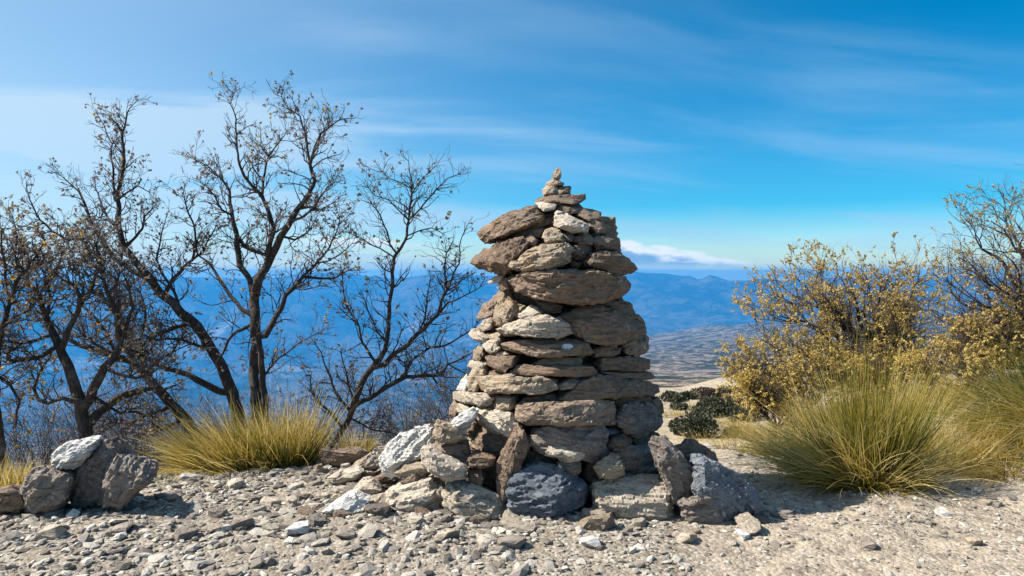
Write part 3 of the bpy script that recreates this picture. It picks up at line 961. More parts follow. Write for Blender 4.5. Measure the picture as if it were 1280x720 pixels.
for i, (px, py, w, h) in enumerate(SMALL):
    Y = ground_depth(py + h / 2)
    for _ in range(3):
        p = at(px, py + h / 2, Y)
        Y = ground_depth(py + h / 2, float(near_z(p.x, p.y)))
    p = at(px, py + h / 2, Y)
    wm, hm = w * Y / F, h * Y / F
    me = loose_rock(wm, wm * rs.uniform(.7, 1.0), max(0.02, hm * 0.85), 500 + i, max(.012, wm * .14), 1.0)
    o = link('small_stone', me, rs.choice([PALE, PALE, WHITE, GREY, TAN]), None, (p.x, p.y + wm * .3, float(near_z(p.x, p.y)) - 0.008))
    o.rotation_euler = (R(rs.uniform(-9, 9)), R(rs.uniform(-9, 9)), R(rs.uniform(0, 360)))
    right = px > 900
    tag(o, 'small loose stone on the sandy ground around the right grass tussocks' if right else 'small flat pale stone lying loose on the gravel left of the cairn', 'stone',
        'small stones by the right tussocks' if right else 'small stones on the gravel')

rb = random.Random(77)
slab_mesh = [loose_rock(1, .72, .30, 700 + k, .11, 2.2) for k in range(7)]
placed = []
tries = 0
while len(placed) < 84 and tries < 4000:
    tries += 1
    x, y = rb.uniform(-1.75, 1.7), rb.uniform(4.3, 6.1)
    edge = float(np.interp(x, BRX, BRY))
    w = rb.uniform(.09, .24) * (1.0 if x > -1.1 else .75)
    if y > edge - .1 or (x > -.15 and y > 4.60) or rb.random() > np.interp(x, [-1.75, -1.0, -.2], [.25, .8, 1.0]) or any((x - a) ** 2 + (y - b) ** 2 < (.42 * (w + c_)) ** 2 for a, b, c_ in placed):
        continue
    placed.append((x, y, w))
    me = slab_mesh[rb.randrange(7)]
    o = link('broken_stone', me, None, None, (x, y, float(near_z(x, y)) - .012))
    if not me.materials:
        me.materials.append(PALE)
    o.scale = (w, w * rb.uniform(.8, 1.1), w * rb.uniform(.6, 1.2))
    o.rotation_euler = (R(rb.uniform(-16, 16)), R(rb.uniform(-16, 16)), R(rb.uniform(0, 360)))
    o.material_slots[0].link = 'OBJECT'
    o.material_slots[0].material = rb.choice([PALE, PALE, GREY, GREY, TAN, BROWN])
    tag(o, 'flat broken slab in the rubble spilling from the cairn foot onto the gravel', 'stone', 'broken slabs in the rubble apron')


# gravel
def gravel(n, xr, yr, smin, smax, seed, pick=None):
    r = np.random.default_rng(seed)
    x = r.uniform(*xr, n); y = r.uniform(*yr, n)
    s = smin * (smax / smin) ** (r.random(n) ** 1.8)
    if pick is not None:
        k = pick(x, y, r)
        x, y, s = x[k], y[k], s[k]
    n = len(x)
    z = near_z(x, y)
    ph = (1 + 5 ** .5) / 2
    ico = np.array([(-1, ph, 0), (1, ph, 0), (-1, -ph, 0), (1, -ph, 0), (0, -1, ph), (0, 1, ph), (0, -1, -ph), (0, 1, -ph), (ph, 0, -1), (ph, 0, 1), (-ph, 0, -1), (-ph, 0, 1)]) / 1.9
    tri = np.array([(0, 11, 5), (0, 5, 1), (0, 1, 7), (0, 7, 10), (0, 10, 11), (1, 5, 9), (5, 11, 4), (11, 10, 2), (10, 7, 6), (7, 1, 8), (3, 9, 4), (3, 4, 2), (3, 2, 6), (3, 6, 8), (3, 8, 9), (4, 9, 5), (2, 4, 11), (6, 2, 10), (8, 6, 7), (9, 8, 1)])
    v = ico[None] * (1 + r.uniform(-.32, .32, (n, 12, 1))) * np.stack([r.uniform(.7, 1.3, n), r.uniform(.5, 1.0, n), r.uniform(.22, .6, n)], -1)[:, None]
    a = r.uniform(0, 6.28, n); c_, s_ = np.cos(a)[:, None], np.sin(a)[:, None]
    tl = r.uniform(-.35, .35, (n, 1)); tl2 = r.uniform(-.35, .35, (n, 1))
    vz = v[..., 2] + tl * v[..., 0] + tl2 * v[..., 1]
    v = np.stack([v[..., 0] * c_ - v[..., 1] * s_, v[..., 0] * s_ + v[..., 1] * c_, vz], -1) * s[:, None, None] * 0.5
    v += np.stack([x, y, z + s * 0.06], -1)[:, None]
    f = tri[None] + (np.arange(n) * 12)[:, None, None]
    tint = np.repeat(r.random(n), 12)
    return v.reshape(-1, 3), f.reshape(-1, 3), tint


def pebble_material():
    m = NT('pebble')
    t = m.attr()
    c = m.ramp(t, [(0.0, (0.13, 0.112, 0.095)), (0.35, (0.25, 0.22, 0.185)), (0.7, (0.38, 0.345, 0.295)), (1.0, (0.56, 0.525, 0.465))])
    n = m.noise(m.geo(), 120, 3, 0.6)
    c = m.mix(m.math('MULTIPLY', m.step(n, 0.55, 0.4), 0.5), c, (0.15, 0.13, 0.11))
    return m.finish(c, 0.9, m.bump(n, 0.5, 0.004), 0.15)


PEB = pebble_material()


def pick_left(x, y, r):
    yb = np.interp(x, BRX, BRY)
    k = (y < yb + 0.5) & (r.random(len(x)) < 0.55 + 0.45 * (fbm(x * 1.5, y * 1.5, 2, 5) > -0.1))
    return k


def pick_right(x, y, r):
    return (r.random(len(x)) < np.clip(0.6 + fbm(x * 1.2, y * 1.2, 3, 8), 0.05, 1)) & (x / np.maximum(y, .1) > 0.1)


parts = [gravel(21000, (-3.9, 0.9), (3.2, 6.8), 0.012, 0.075, 1, pick_left), gravel(15000, (0.5, 4.6), (3.0, 8.0), 0.008, 0.05, 2, pick_right), gravel(380, (0.6, 4.6), (3.2, 7.5), 0.04, 0.09, 6, pick_right),
         gravel(1300, (-3.6, 0.2), (3.3, 6.4), 0.05, 0.12, 3, pick_left), gravel(1500, (1.2, 7), (7.0, 18.0), 0.02, 0.11, 4, pick_right)]
vs, fs, ts, off = [], [], [], 0
for v, f, t_ in parts:
    vs.append(v); fs.append(f + off); ts.append(t_); off += len(v)
o = link('gravel', np_mesh('gravel', np.vstack(vs), np.vstack(fs), False, np.concatenate(ts)), PEB)
tag(o, 'pale angular gravel and stone chips covering the ground', 'gravel', kind='stuff')


# ------------------------------------------------------------------ trees
class Tubes:
    def __init__(self):
        self.v, self.f, self.t, self.n = [], [], [], 0

    def add(self, pts, rad, sides=5, tint=0.4):
        pts = np.asarray(pts, float); rad = np.asarray(rad, float)
        m = len(pts)
        d = np.gradient(pts, axis=0)
        d /= np.linalg.norm(d, axis=1, keepdims=True) + 1e-9
        ref = np.array([0.31, 0.92, 0.23])
        a = np.cross(d, ref); a /= np.linalg.norm(a, axis=1, keepdims=True) + 1e-9
        b = np.cross(d, a)
        th = np.arange(sides) * 2 * math.pi / sides
        ring = pts[:, None] + rad[:, None, None] * (a[:, None] * np.cos(th)[None, :, None] + b[:, None] * np.sin(th)[None, :, None])
        self.v.append(ring.reshape(-1, 3))
        i, j = np.meshgrid(np.arange(m - 1), np.arange(sides), indexing='ij')
        j2 = (j + 1) % sides
        f = np.stack([i * sides + j, i * sides + j2, (i + 1) * sides + j2, (i + 1) * sides + j], -1).reshape(-1, 4) + self.n
        self.f.append(f)
        self.t.append(np.full(m * sides, tint))
        self.n += m * sides

    def build(self, name, mat, parent, origin, smooth=True):
        if not self.v:
            return None
        me = np_mesh(name, np.vstack(self.v) - np.asarray(origin), np.vstack(self.f), smooth, np.concatenate(self.t))
        return link(name, me, mat, parent)


class Leaves:
    def __init__(self):
        self.c, self.d, self.s, self.t = [], [], [], []

    def add(self, pos, direction, size, tint):
        self.c.append(pos); self.d.append(direction); self.s.append(size); self.t.append(tint)

    def build(self, name, mat, parent, origin, seed=0, wide=0.45):
        if not self.c:
            return None
        r = np.random.default_rng(seed)
        c = np.array(self.c); d = np.array(self.d, float); s = np.array(self.s)[:, None]
        n = len(c)
        d /= np.linalg.norm(d, axis=1, keepdims=True) + 1e-9
        k = r.normal(size=(n, 3))
        a = np.cross(d, k); a /= np.linalg.norm(a, axis=1, keepdims=True) + 1e-9
        b = np.cross(d, a)
        cup = r.uniform(0.05, 0.30, (n, 1))
        curl = r.uniform(-0.35, 0.35, (n, 1))
        v = np.stack([c, c + s * (d * .35 + a * wide * .8 + b * cup), c + s * (d * .72 + a * wide * .55 + b * (cup + curl * .4)), c + s * (d + b * curl),
                      c + s * (d * .72 - a * wide * .55 + b * (cup + curl * .4)), c + s * (d * .35 - a * wide * .8 + b * cup), c + s * (d * .5 - b * 0.02)], 1)
        base = (np.arange(n) * 7)[:, None, None]
        f = np.array([(0, 1, 6), (1, 2, 6), (2, 3, 6), (3, 4, 6), (4, 5, 6), (5, 0, 6)])[None] + base
        me = np_mesh(name, v.reshape(-1, 3) - np.asarray(origin), f.reshape(-1, 3), False, np.repeat(np.array(self.t), 7))
        return link(name, me, mat, parent)


def unit(v):
    return v / (np.linalg.norm(v) + 1e-9)


def twig(tb, lv, r, start, d, length, rad, level, P):
    """a crooked twig with side twigs; leaf sprays at the ends"""
    n = max(3, int(length / 0.045))
    seg = length / n
    pts = [np.array(start)]
    d = unit(np.array(d, float))
    for k in range(n):
        d = unit(d + r.normal(size=3) * P['wiggle'] + np.array([0, 0, P['up']]))
        pts.append(pts[-1] + d * seg)
    rads = np.linspace(rad, max(rad * 0.35, P['rmin']), n + 1)
    tb.add(pts, rads, 4 if level == 0 else 3, r.uniform(0.1, 0.8))
    if level < P['levels']:
        k = P['kids'][level]
        cnt = max(1, int(round(length * k * r.uniform(0.7, 1.3))))
        for q in range(cnt):
            i = min(n, int(n * (0.25 + 0.75 * r.random()) + 0.5))
            dd = unit(pts[i] - pts[i - 1])
            side = unit(np.cross(dd, r.normal(size=3)))
            nd = unit(dd * r.uniform(0.5, 0.9) + side * r.uniform(0.6, 1.0) + np.array([0, 0, 0.15]))
            twig(tb, lv, r, pts[i], nd, length * r.uniform(0.35, 0.62), max(rads[i] * 0.7, P['rmin']), level + 1, P)
    if level >= P['leaf_level'] and r.random() < P['leaf_p'] * (P['keep'](pts[-1]) if 'keep' in P else 1.0):
        for q in range(r.integers(*P['leaf_n'])):
            ld = unit(d + r.normal(size=3) * 0.75)
            t_ = P['tint'](r, pts[-1])
            lv.add(pts[-1] - d * r.random() * seg * P.get('run', 1.0), ld, P['leaf'] * r.uniform(0.6, 1.25), t_)


def limb_poly(spec):
    """'x,y,r x,y,r ...' -> array; missing radii are interpolated"""
    rows = []
    for q in spec.split():
        a = q.split(',')
        rows.append((float(a[0]), float(a[1]), float(a[2]) if len(a) > 2 else np.nan))
    p = np.array(rows)
    k = np.isnan(p[:, 2])
    if k.any():
        idx = np.arange(len(p))
        p[k, 2] = np.interp(idx[k], idx[~k], p[~k, 2])
    return p


def traced_tree(name, label, limbs, Y, seed, P, n_scale=1.0, leaf_mat=LEAF_BARE, spread=0.7, group=None, min_len=0.16, max_len=0.42, spawn_r=5.0, thick=0.72):
    """limbs traced in the picture; the first is the trunk.  Each limb leaves its parent where they touch and
    drifts nearer or farther, so the crown has depth"""
    r = np.random.default_rng(seed)
    done = []                      # (pixel points, Y per point)
    tw, lv = Tubes(), Leaves()
    built = []
    for li, spec in enumerate(limbs):
        p = limb_poly(spec)
        if done and li > 0:
            best = None
            for q, yy in done:
                dd = np.hypot(q[:, 0] - p[0, 0], q[:, 1] - p[0, 1])
                i = int(dd.argmin())
                if best is None or dd[i] < best[0]:
                    best = (dd[i], yy[i], q[i])
            y0 = best[1]
            if best[0] < 14:
                p = np.vstack([[best[2][0], best[2][1], p[0, 2]], p[1:]]) if best[0] < 5 else np.vstack([[best[2][0], best[2][1], p[0, 2]], p])
        else:
            y0 = Y
        # finer, crooked
        q = np.vstack([p[:1]] + [np.linspace(p[i], p[i + 1], max(2, int(np.hypot(*(p[i + 1] - p[i])[:2]) / 6)) + 1)[1:] for i in range(len(p) - 1)])
        L = np.r_[0, np.cumsum(np.hypot(*np.diff(q[:, :2], axis=0).T))]
        wob = np.array([[mn.noise(Vector((l * .05, li * 7.7, seed))), mn.noise(Vector((l * .05, li * 7.7 + 50, seed)))] for l in L])
        q[:, :2] += wob * 2.6 * np.clip(L / 25, 0, 1)[:, None]
        drift = r.uniform(-spread, spread) * (0.25 if li == 0 else 1.0)
        yy = y0 + drift * (L / max(L[-1], 1)) * min(1, L[-1] / 150) + 0.10 * np.array([mn.noise(Vector((l * .03, li * 3.3, seed + 9.5))) for l in L]) * np.clip(L / 30, 0, 1)
        done.append((q, yy))
        W = np.array([at(a, b, y_) for (a, b), y_ in zip(q[:, :2], yy)])
        rad = q[:, 2] * thick * yy / F * (1 + 0.10 * np.array([mn.noise(Vector((l * .11, li, seed + 3.1))) for l in L]))
        if li == 0:                # down to the soil
            gz = float(near_z(W[0][0], W[0][1]))
            if W[0][2] > gz - 0.05:
                k = np.array([W[0][0], W[0][1], gz - 0.06])
                W = np.vstack([k, (k + W[0]) / 2, W]); rad = np.r_[rad[0] * 1.35, rad[0] * 1.1, rad]
        built.append((W, rad))
        for i in range(1, len(q)):
            if q[i, 2] > spawn_r:
                continue
            dens = 0.16 * n_scale * np.hypot(*(q[i] - q[i - 1])[:2])
            if q[i, 2] < 2:
                dens *= 1.6
            for _ in range(r.poisson(dens)):
                j = i + (2 if li == 0 and len(W) > len(q) else 0)
                j = min(j, len(W) - 1)
                dd = unit(W[j] - W[j - 1])
                side = unit(np.cross(dd, r.normal(size=3)))
                nd = unit(dd * r.uniform(.3, .9) + side + np.array([0, 0, .35]))
                twig(tw, lv, r, W[j], nd, r.uniform(min_len, max_len) * float(np.clip(q[i, 2] / 2.6, .58, 1)), max(min(rad[j] * .6, .0075), P['rmin']), 0, P)
        if q[-1, 2] < 2.5:
            for _ in range(3):
                twig(tw, lv, r, W[-1], unit(W[-1] - W[-2]) + r.normal(size=3) * .4, r.uniform(min_len, max_len) * .5, max(rad[-1] * .8, P['rmin']), 0, P)
    base = built[0][0][0]
    root = empty(name, base)
    tag(root, label, 'tree', group)
    for i, (W, rad) in enumerate(built):
        tb = Tubes(); tb.add(W, rad, 9 if i == 0 else 7, 0.4)
        tb.build('trunk' if i == 0 else 'limb', BARK, root, base)
    t_ = tw.build('twigs', TWIG, root, base)
    if t_: t_['kind'] = 'stuff'
    l_ = lv.build('leaves', leaf_mat, root, base, seed)
    if l_: l_['kind'] = 'stuff'
    return root


def bare_tint(r, p):
    return float(np.clip(r.beta(2, 3.2) * 0.8 + (0.6 if mn.noise(Vector(p) * 3.1) > .30 else 0), 0, 1))


def edge_tint(r, p):
    return float(np.clip(r.beta(2, 2) + (0.4 if r.random() < 0.25 else 0), 0, 1))


BAREP = dict(wiggle=0.26, up=0.06, rmin=0.0016, levels=2, kids=(12, 15), leaf_level=1, leaf_p=0.24, leaf_n=(2, 5), leaf=0.030, tint=bare_tint)
EDGEP = dict(BAREP, leaf_p=0.4, tint=edge_tint, leaf=0.036)

traced_tree('bare_oak_tree', 'bare twin-stemmed oak rising upright behind the yellow grass tussock', [
    '322,540,10.5 318,470,9 320,420,9 318,378,8.5 322,350,8 332,335,7 341,318,6.5 352,295,6 362,278,5.5 372,262,5 385,245,4 393,225,3.5 388,205,3 393,185,2.2 400,168,1.8 415,155,1.2 426,150,.8',
    '334,535,6.5 329,480,5.5 326,440,5 322,420,5',
    '388,205,2.5 384,185,2 381,165,1.6 374,145,1.3 360,135,1 352,122,.7',
    '362,278,2.6 378,272,2.2 392,260,1.8 405,240,1.3 415,228,.7',
    '332,335,5 338,305,4.5 341,285,4 336,265,3.5 328,245,3.2 315,232,2.8 305,220,2.5 298,200,2 296,175,1.6 296,150,1.3 288,130,.9 292,122,.7',
    '328,245,2.5 332,215,2 336,195,1.6 328,183,1.2 318,175,.8',
    '336,195,1.4 350,175,1.1 358,165,.7',
    '318,378,5 312,350,5 300,330,5 297,310,5 295,295,4.5 290,270,3.5 287,240,2.5 275,220,1.8 262,210,1.2 245,200,.8',
    '295,295,3.5 306,308,3.6 318,314,3.6 330,318,3.4 337,310,3.2',
    '290,270,2.2 278,262,1.8 268,245,1.4 258,232,1',
    '322,422,6 332,420,5.5 340,405,5 350,385,4.5 358,370,4 372,355,3.5 378,346,3 400,348,2.2 420,347,1.6 435,338,1',
    '378,346,2.5 395,330,2 412,310,1.6 420,290,1.2 425,275,.8',
    '395,330,1.6 410,326,1.4 425,318,1.1 438,305,.7',
    '318,395,4 300,385,3.5 285,365,3.2 272,345,2.8 262,330,2 250,320,1.5 240,305,.9',
    '316,400,3.2 297,415,3 285,425,2.5 280,440,2 270,452,1.2',
    '372,262,2.4 388,258,1.8 402,262,1.3 414,255,.8',
    '352,295,2.4 368,300,1.9 382,292,1.4 392,280,.9',
    '330,470,2 345,450,1.7 360,440,1.4 378,425,1.1 395,418,.7',
], 7.2, 11, BAREP, 1.15)
traced_tree('bare_oak_tree', 'bare oak with one thick trunk leaning away from the twin-stemmed oak', [
    '302,540,12 296,512,11 288,485,10 278,460,9.5 264,435,9 248,410,8.5 228,390,8 205,370,7.5 190,352,7 172,330,6 155,310,5.5 150,290,5 148,270,4.5 147,250,3.8 150,230,3 156,200,2.5 152,165,2 158,150,1.4 163,135,.8',
    '190,352,5 165,338,4.5 145,325,4 132,308,3.5 120,290,3 112,270,2.5 105,250,2 98,240,1.5 85,228,1 72,215,.8',
    '155,310,3 170,295,2.5 178,285,2 182,270,1.5 190,262,.8',
    '148,260,2.5 142,230,2 140,200,1.6 140,180,1.2 130,160,.9 122,143,.6',
    '120,290,2.5 105,299,2 85,300,2 65,290,1.8 50,275,1.5 40,255,1.2 32,235,.8',
    '205,370,4 215,352,3.5 228,338,3 240,325,2.5 245,305,2 242,285,1.8 236,265,1.5 230,248,.9',
    '240,325,2 254,315,1.6 262,298,1.3 270,282,.8',
    '240,404,3.8 215,410,3.2 195,420,3 180,430,2.5 165,445,2 150,452,1.2',
    '264,440,2.8 245,430,2.4 220,423,2.1 195,425,1.6 178,418,1',
    '292,494,7 275,490,6.5 258,481,6 235,468,5 208,460,4.5 185,447,4 165,438,3.4 140,440,3 118,430,2.4 100,415,1.6',
    '147,250,2 160,240,1.6 172,232,1.2 186,240,.7',
    '150,290,2.2 136,275,1.8 128,255,1.4 118,235,1',
    '228,390,3 220,370,2.6 205,345,2.2 196,325,1.8 200,300,1.4 206,280,.8',
], 7.7, 12, BAREP, 1.2)
traced_tree('bare_oak_tree', 'bare gnarled oak forking low behind the white-topped boulders', [
    '108,548,12 102,512,10.5 92,478,9.2 80,445,8 70,425,7 58,398,5 48,370,4 35,350,3 20,335,2 8,322,1.2',
    '80,440,5.5 88,410,5 98,388,4.5 100,370,4 95,358,3 80,350,2 70,340,1.2',
    '100,380,3.5 112,368,3 118,350,2.5 120,335,2 112,315,1.5 104,300,1',
    '102,512,9 115,495,8.5 122,475,8 130,460,7.5 140,450,6 150,430,5 146,400,4.5 140,380,4 133,360,3.5 128,345,3 124,320,2.2 118,300,1.2',
    '150,428,4 160,400,3 165,385,2.5 162,360,2 155,345,1.2',
    '106,535,8 125,515,7.5 145,498,7 165,490,6 185,485,4 202,488,2.5 220,480,1.5',
    '72,432,4.2 50,447,4 30,450,4 12,450,4 10,440,3.5 18,436,3 -6,430,1.8',
    '66,420,3.2 45,425,3 25,430,2.5 5,425,2 -8,420,1',
    '98,505,4 80,498,3.6 60,505,3.2 48,500,3 42,485,2.6 50,470,2 56,456,1.2',
    '58,398,3 62,375,2.6 58,350,2.2 50,330,1.8 42,312,1.2',
    '48,370,2.4 60,352,2 72,330,1.6 80,310,1',
    '130,460,3.4 148,468,3 170,472,2.6 190,466,1.8 205,455,1',
    '115,495,3 130,505,2.8 150,518,2.4 170,515,2 190,520,1.4',
], 6.9, 13, dict(BAREP, leaf_p=.42), 1.5)
traced_tree('bare_oak_tree', 'low bare oak with crooked horizontal limbs between the gnarled and leaning oaks', [
    '245,545,10 232,525,9.2 215,505,8.5 195,485,8 180,465,7.5 165,452,6.5 145,446,6 125,440,5 100,430,4 85,425,3 70,410,2 58,395,1.2',
    '165,452,5 160,430,4.5 155,405,4 148,385,3.5 145,360,3 150,340,2 152,320,1.2',
    '195,485,4 185,470,3.6 178,448,3.2 176,425,2.8 182,400,2.2 180,380,1.6 172,362,1',
    '215,505,4 205,512,3.6 180,520,3 160,530,2.4 140,528,1.6',
    '145,446,3 138,425,2.8 125,405,2.4 112,390,1.8 100,378,1.2',
    '180,465,3 200,450,2.6 215,440,2.2 225,425,1.6 232,410,1',
    '232,525,3 215,530,2.6 195,540,2.2 175,545,1.4',
], 8.0, 14, dict(BAREP, leaf_p=.42), 1.5)
traced_tree('bare_oak_tree', 'thin bare oak sapling with a few yellow leaves beside the gnarled oak', [
    '2,560,7 -6,500,6.5 -4,450,5.5 2,410,4.5 12,380,3.6 25,345,2.8 45,322,2 55,300,1.5 48,288,1',
    '12,380,2.8 6,345,2.4 3,315,1.8 2,285,1',
    '25,345,2.2 18,320,1.8 22,300,1.4 18,280,.9',
    '2,410,2.6 20,395,2.2 36,388,1.8 50,370,1.2',
    '-4,470,3 12,480,2.6 24,500,2.2 20,525,1.6',
    '35,333,1.8 55,330,1.5 70,322,1.2 85,325,.8',
], 6.6, 15, EDGEP, 1.2)
traced_tree('small_bare_oak_tree', 'small open bare oak between the twin-stemmed oak and the cairn', [
    '408,566,6 425,542,5.6 437,522,5.6 441,508,6 448,490,6 455,472,6 465,460,6 475,448,5 483,428,4.2 486,405,4 487,380,3.6 490,360,3.4 491,340,3.2 493,322,3 500,312,2.8 508,295,2.5 511,275,2.3 514,250,2 515,230,1.6 512,215,1 510,200,.6',
    '511,275,1.8 525,262,1.6 540,245,1.4 550,232,1.2 560,222,1 572,218,.7',
    '509,278,1.6 498,262,1.3 485,250,1.1 470,245,1 462,235,.8',
    '514,242,1.3 528,222,1.1 540,212,.8',
    '514,238,1.2 500,228,1 485,222,.9 478,215,.7',
    '495,318,2 486,305,1.6 484,290,1.4 475,268,1.1 465,255,.9',
    '493,320,1.6 475,310,1.3 455,300,1.1 438,292,.8',
    '508,295,1.4 524,288,1.2 540,284,1 552,292,.7',
    '465,458,5 480,455,5 495,443,4.6 510,430,4.4 522,417,4.2 535,405,3.6 545,395,3.2 552,375,2.8 558,362,2.5 556,345,2 556,330,1.6 558,315,1.1',
    '555,368,2 565,350,1.6 574,330,1.4 574,308,1.1 580,290,.8',
    '545,395,2 560,378,1.7 580,370,1.3 600,360,.8',
    '522,417,2 530,400,1.7 533,378,1.4 536,360,.9',
    '441,512,5 455,500,4.8 475,490,4.6 495,478,4.5 508,470,4.2 520,472,3.5 540,470,3 552,468,2.6 560,455,2 575,448,1.6 590,440,1',
    '508,470,3 508,460,2.8 516,450,2.8 530,440,2.6 537,435,2.4 555,432,2 570,425,1.6 590,412,1.2 600,400,.8',
    '468,455,3 460,440,2.6 452,428,2.3 450,410,2 443,395,1.8 432,380,1.5 430,365,1.2 428,340,.8',
    '437,518,3 425,500,2.5 415,480,2 408,460,1.6 400,440,1.2 395,430,.8',
    '430,535,2.5 412,515,2 400,505,1.8 390,490,1.4 388,470,1',
    '441,500,2 435,480,1.8 432,460,1.4 425,440,1',
    '440,520,2 460,535,1.8 480,540,1.4 505,545,1',
    '484,425,2 470,412,1.7 462,395,1.4 455,375,1',
    '560,455,1.6 572,462,1.3 588,470,1 598,485,.7',
], 6.9, 16, dict(BAREP, leaf_p=0.16, kids=(10, 12), rmin=.0013), 1.0, spread=0.5, max_len=0.40, thick=.66)


def scrub_bush(name, label, px, py, Y, w, h, n, mat, seed, cat='bush', group=None, leaf=0.05, base_z=None, stems=9, twigmat=TWIG):
    """low rounded bush: short stems and a dome of small leaves"""
    r = np.random.default_rng(seed)
    p = at(px, py, Y)
    bz = float(near_z(p.x, p.y)) if base_z is None else base_z
    base = np.array([p.x, p.y, bz])
    tb, lv = Tubes(), Leaves()
    for k in range(stems):
        a = r.uniform(0, 6.28); e = r.uniform(.3, 1.2)
        d = np.array([math.cos(a) * math.cos(e), math.sin(a) * math.cos(e), math.sin(e)])
        ln = r.uniform(.6, .9)
        pts = [base + np.array([d[0] * w / 2, d[1] * w / 2, d[2] * h]) * ln * t_ + r.normal(size=3) * .012 * (t_ > 0) for t_ in np.linspace(0, 1, 5)]
        tb.add(pts, np.linspace(.012, .004, 5), 4, r.random())
    lobes = [(r.uniform(-.42, .42), r.uniform(-.42, .42), r.uniform(0.15, 0.62), r.uniform(.16, .40)) for _ in range(11)]
    for k in range(n):
        lx, ly, lz, lr = lobes[r.integers(len(lobes))]
        d = unit(r.normal(size=3))
        q = np.array([lx, ly, lz]) + d * lr * (0.55 + 0.45 * r.random() ** .5)
        if q[2] < 0.0:
            q[2] = abs(q[2]) * .3
        pos = base + np.array([q[0] * w, q[1] * w, q[2] * h])
        lv.add(pos, d + np.array([0, 0, .5]) + r.normal(size=3) * .5, leaf * r.uniform(.6, 1.3), float(np.clip(r.beta(2, 2), 0, 1)))
    root = empty(name, base)
    tag(root, label, cat, group)
    s_ = tb.build('stems', twigmat, root, base)
    s_['kind'] = 'stuff'
    l_ = lv.build('leaves', mat, root, base, seed)
    l_['kind'] = 'stuff'
    return root


def twiggy_shrub(label, px, Y, z0, h, w, n, seed, leaf_p=0.15, group=None):
    r = np.random.default_rng(seed)
    p = at(px, 500, Y)
    bz = float(near_z(p.x, p.y)) if z0 is None else z0
    base = np.array([p.x, p.y, bz - 0.03])
    tb, lv = Tubes(), Leaves()
    P = dict(BAREP, wiggle=0.16, kids=(7, 9), leaf_p=leaf_p, up=0.05)
    for k in range(n):
        d = unit(np.array([r.normal() * .45 * w / h, r.normal() * .45 * w / h, 1.0]))
        twig(tb, lv, r, base + np.array([r.normal() * .10 * w, r.normal() * .10 * w, 0]), d, h * r.uniform(.55, 1.05), r.uniform(.005, .009), 0, P)
    root = empty('bare_shrub', base)
    tag(root, label, 'shrub', group)
    s_ = tb.build('twigs', TWIG, root, base); s_['kind'] = 'stuff'
    l_ = lv.build('leaves', LEAF_BARE, root, base, seed)
    if l_: l_['kind'] = 'stuff'


for i, (px, Y, h, w, n) in enumerate([(40, 7.6, 1.0, .9, 22), (150, 8.4, 1.1, 1.0, 22), (205, 9.0, 1.3, 1.0, 20), (350, 8.6, 1.1, .8, 16), (400, 8.3, 1.1, .7, 16), (520, 8.2, 1.0, .9, 18), (575, 8.0, 1.0, .7, 16), (470, 8.8, 1.2, .8, 14), (275, 9.2, 1.4, .9, 16), (95, 9.4, 1.5, 1.2, 22)]):
    twiggy_shrub('leafless grey-brown shrub among the bare oaks on the slope behind the gravel', px, Y, None, h, w, n, 60 + i, group='leafless shrubs on the slope below the bare oaks')


def gold_tint(r, p):
    return float(np.clip(r.beta(2.2, 2.0) * .75 + .32 - .16 * (p[2] + .3), 0, 1))


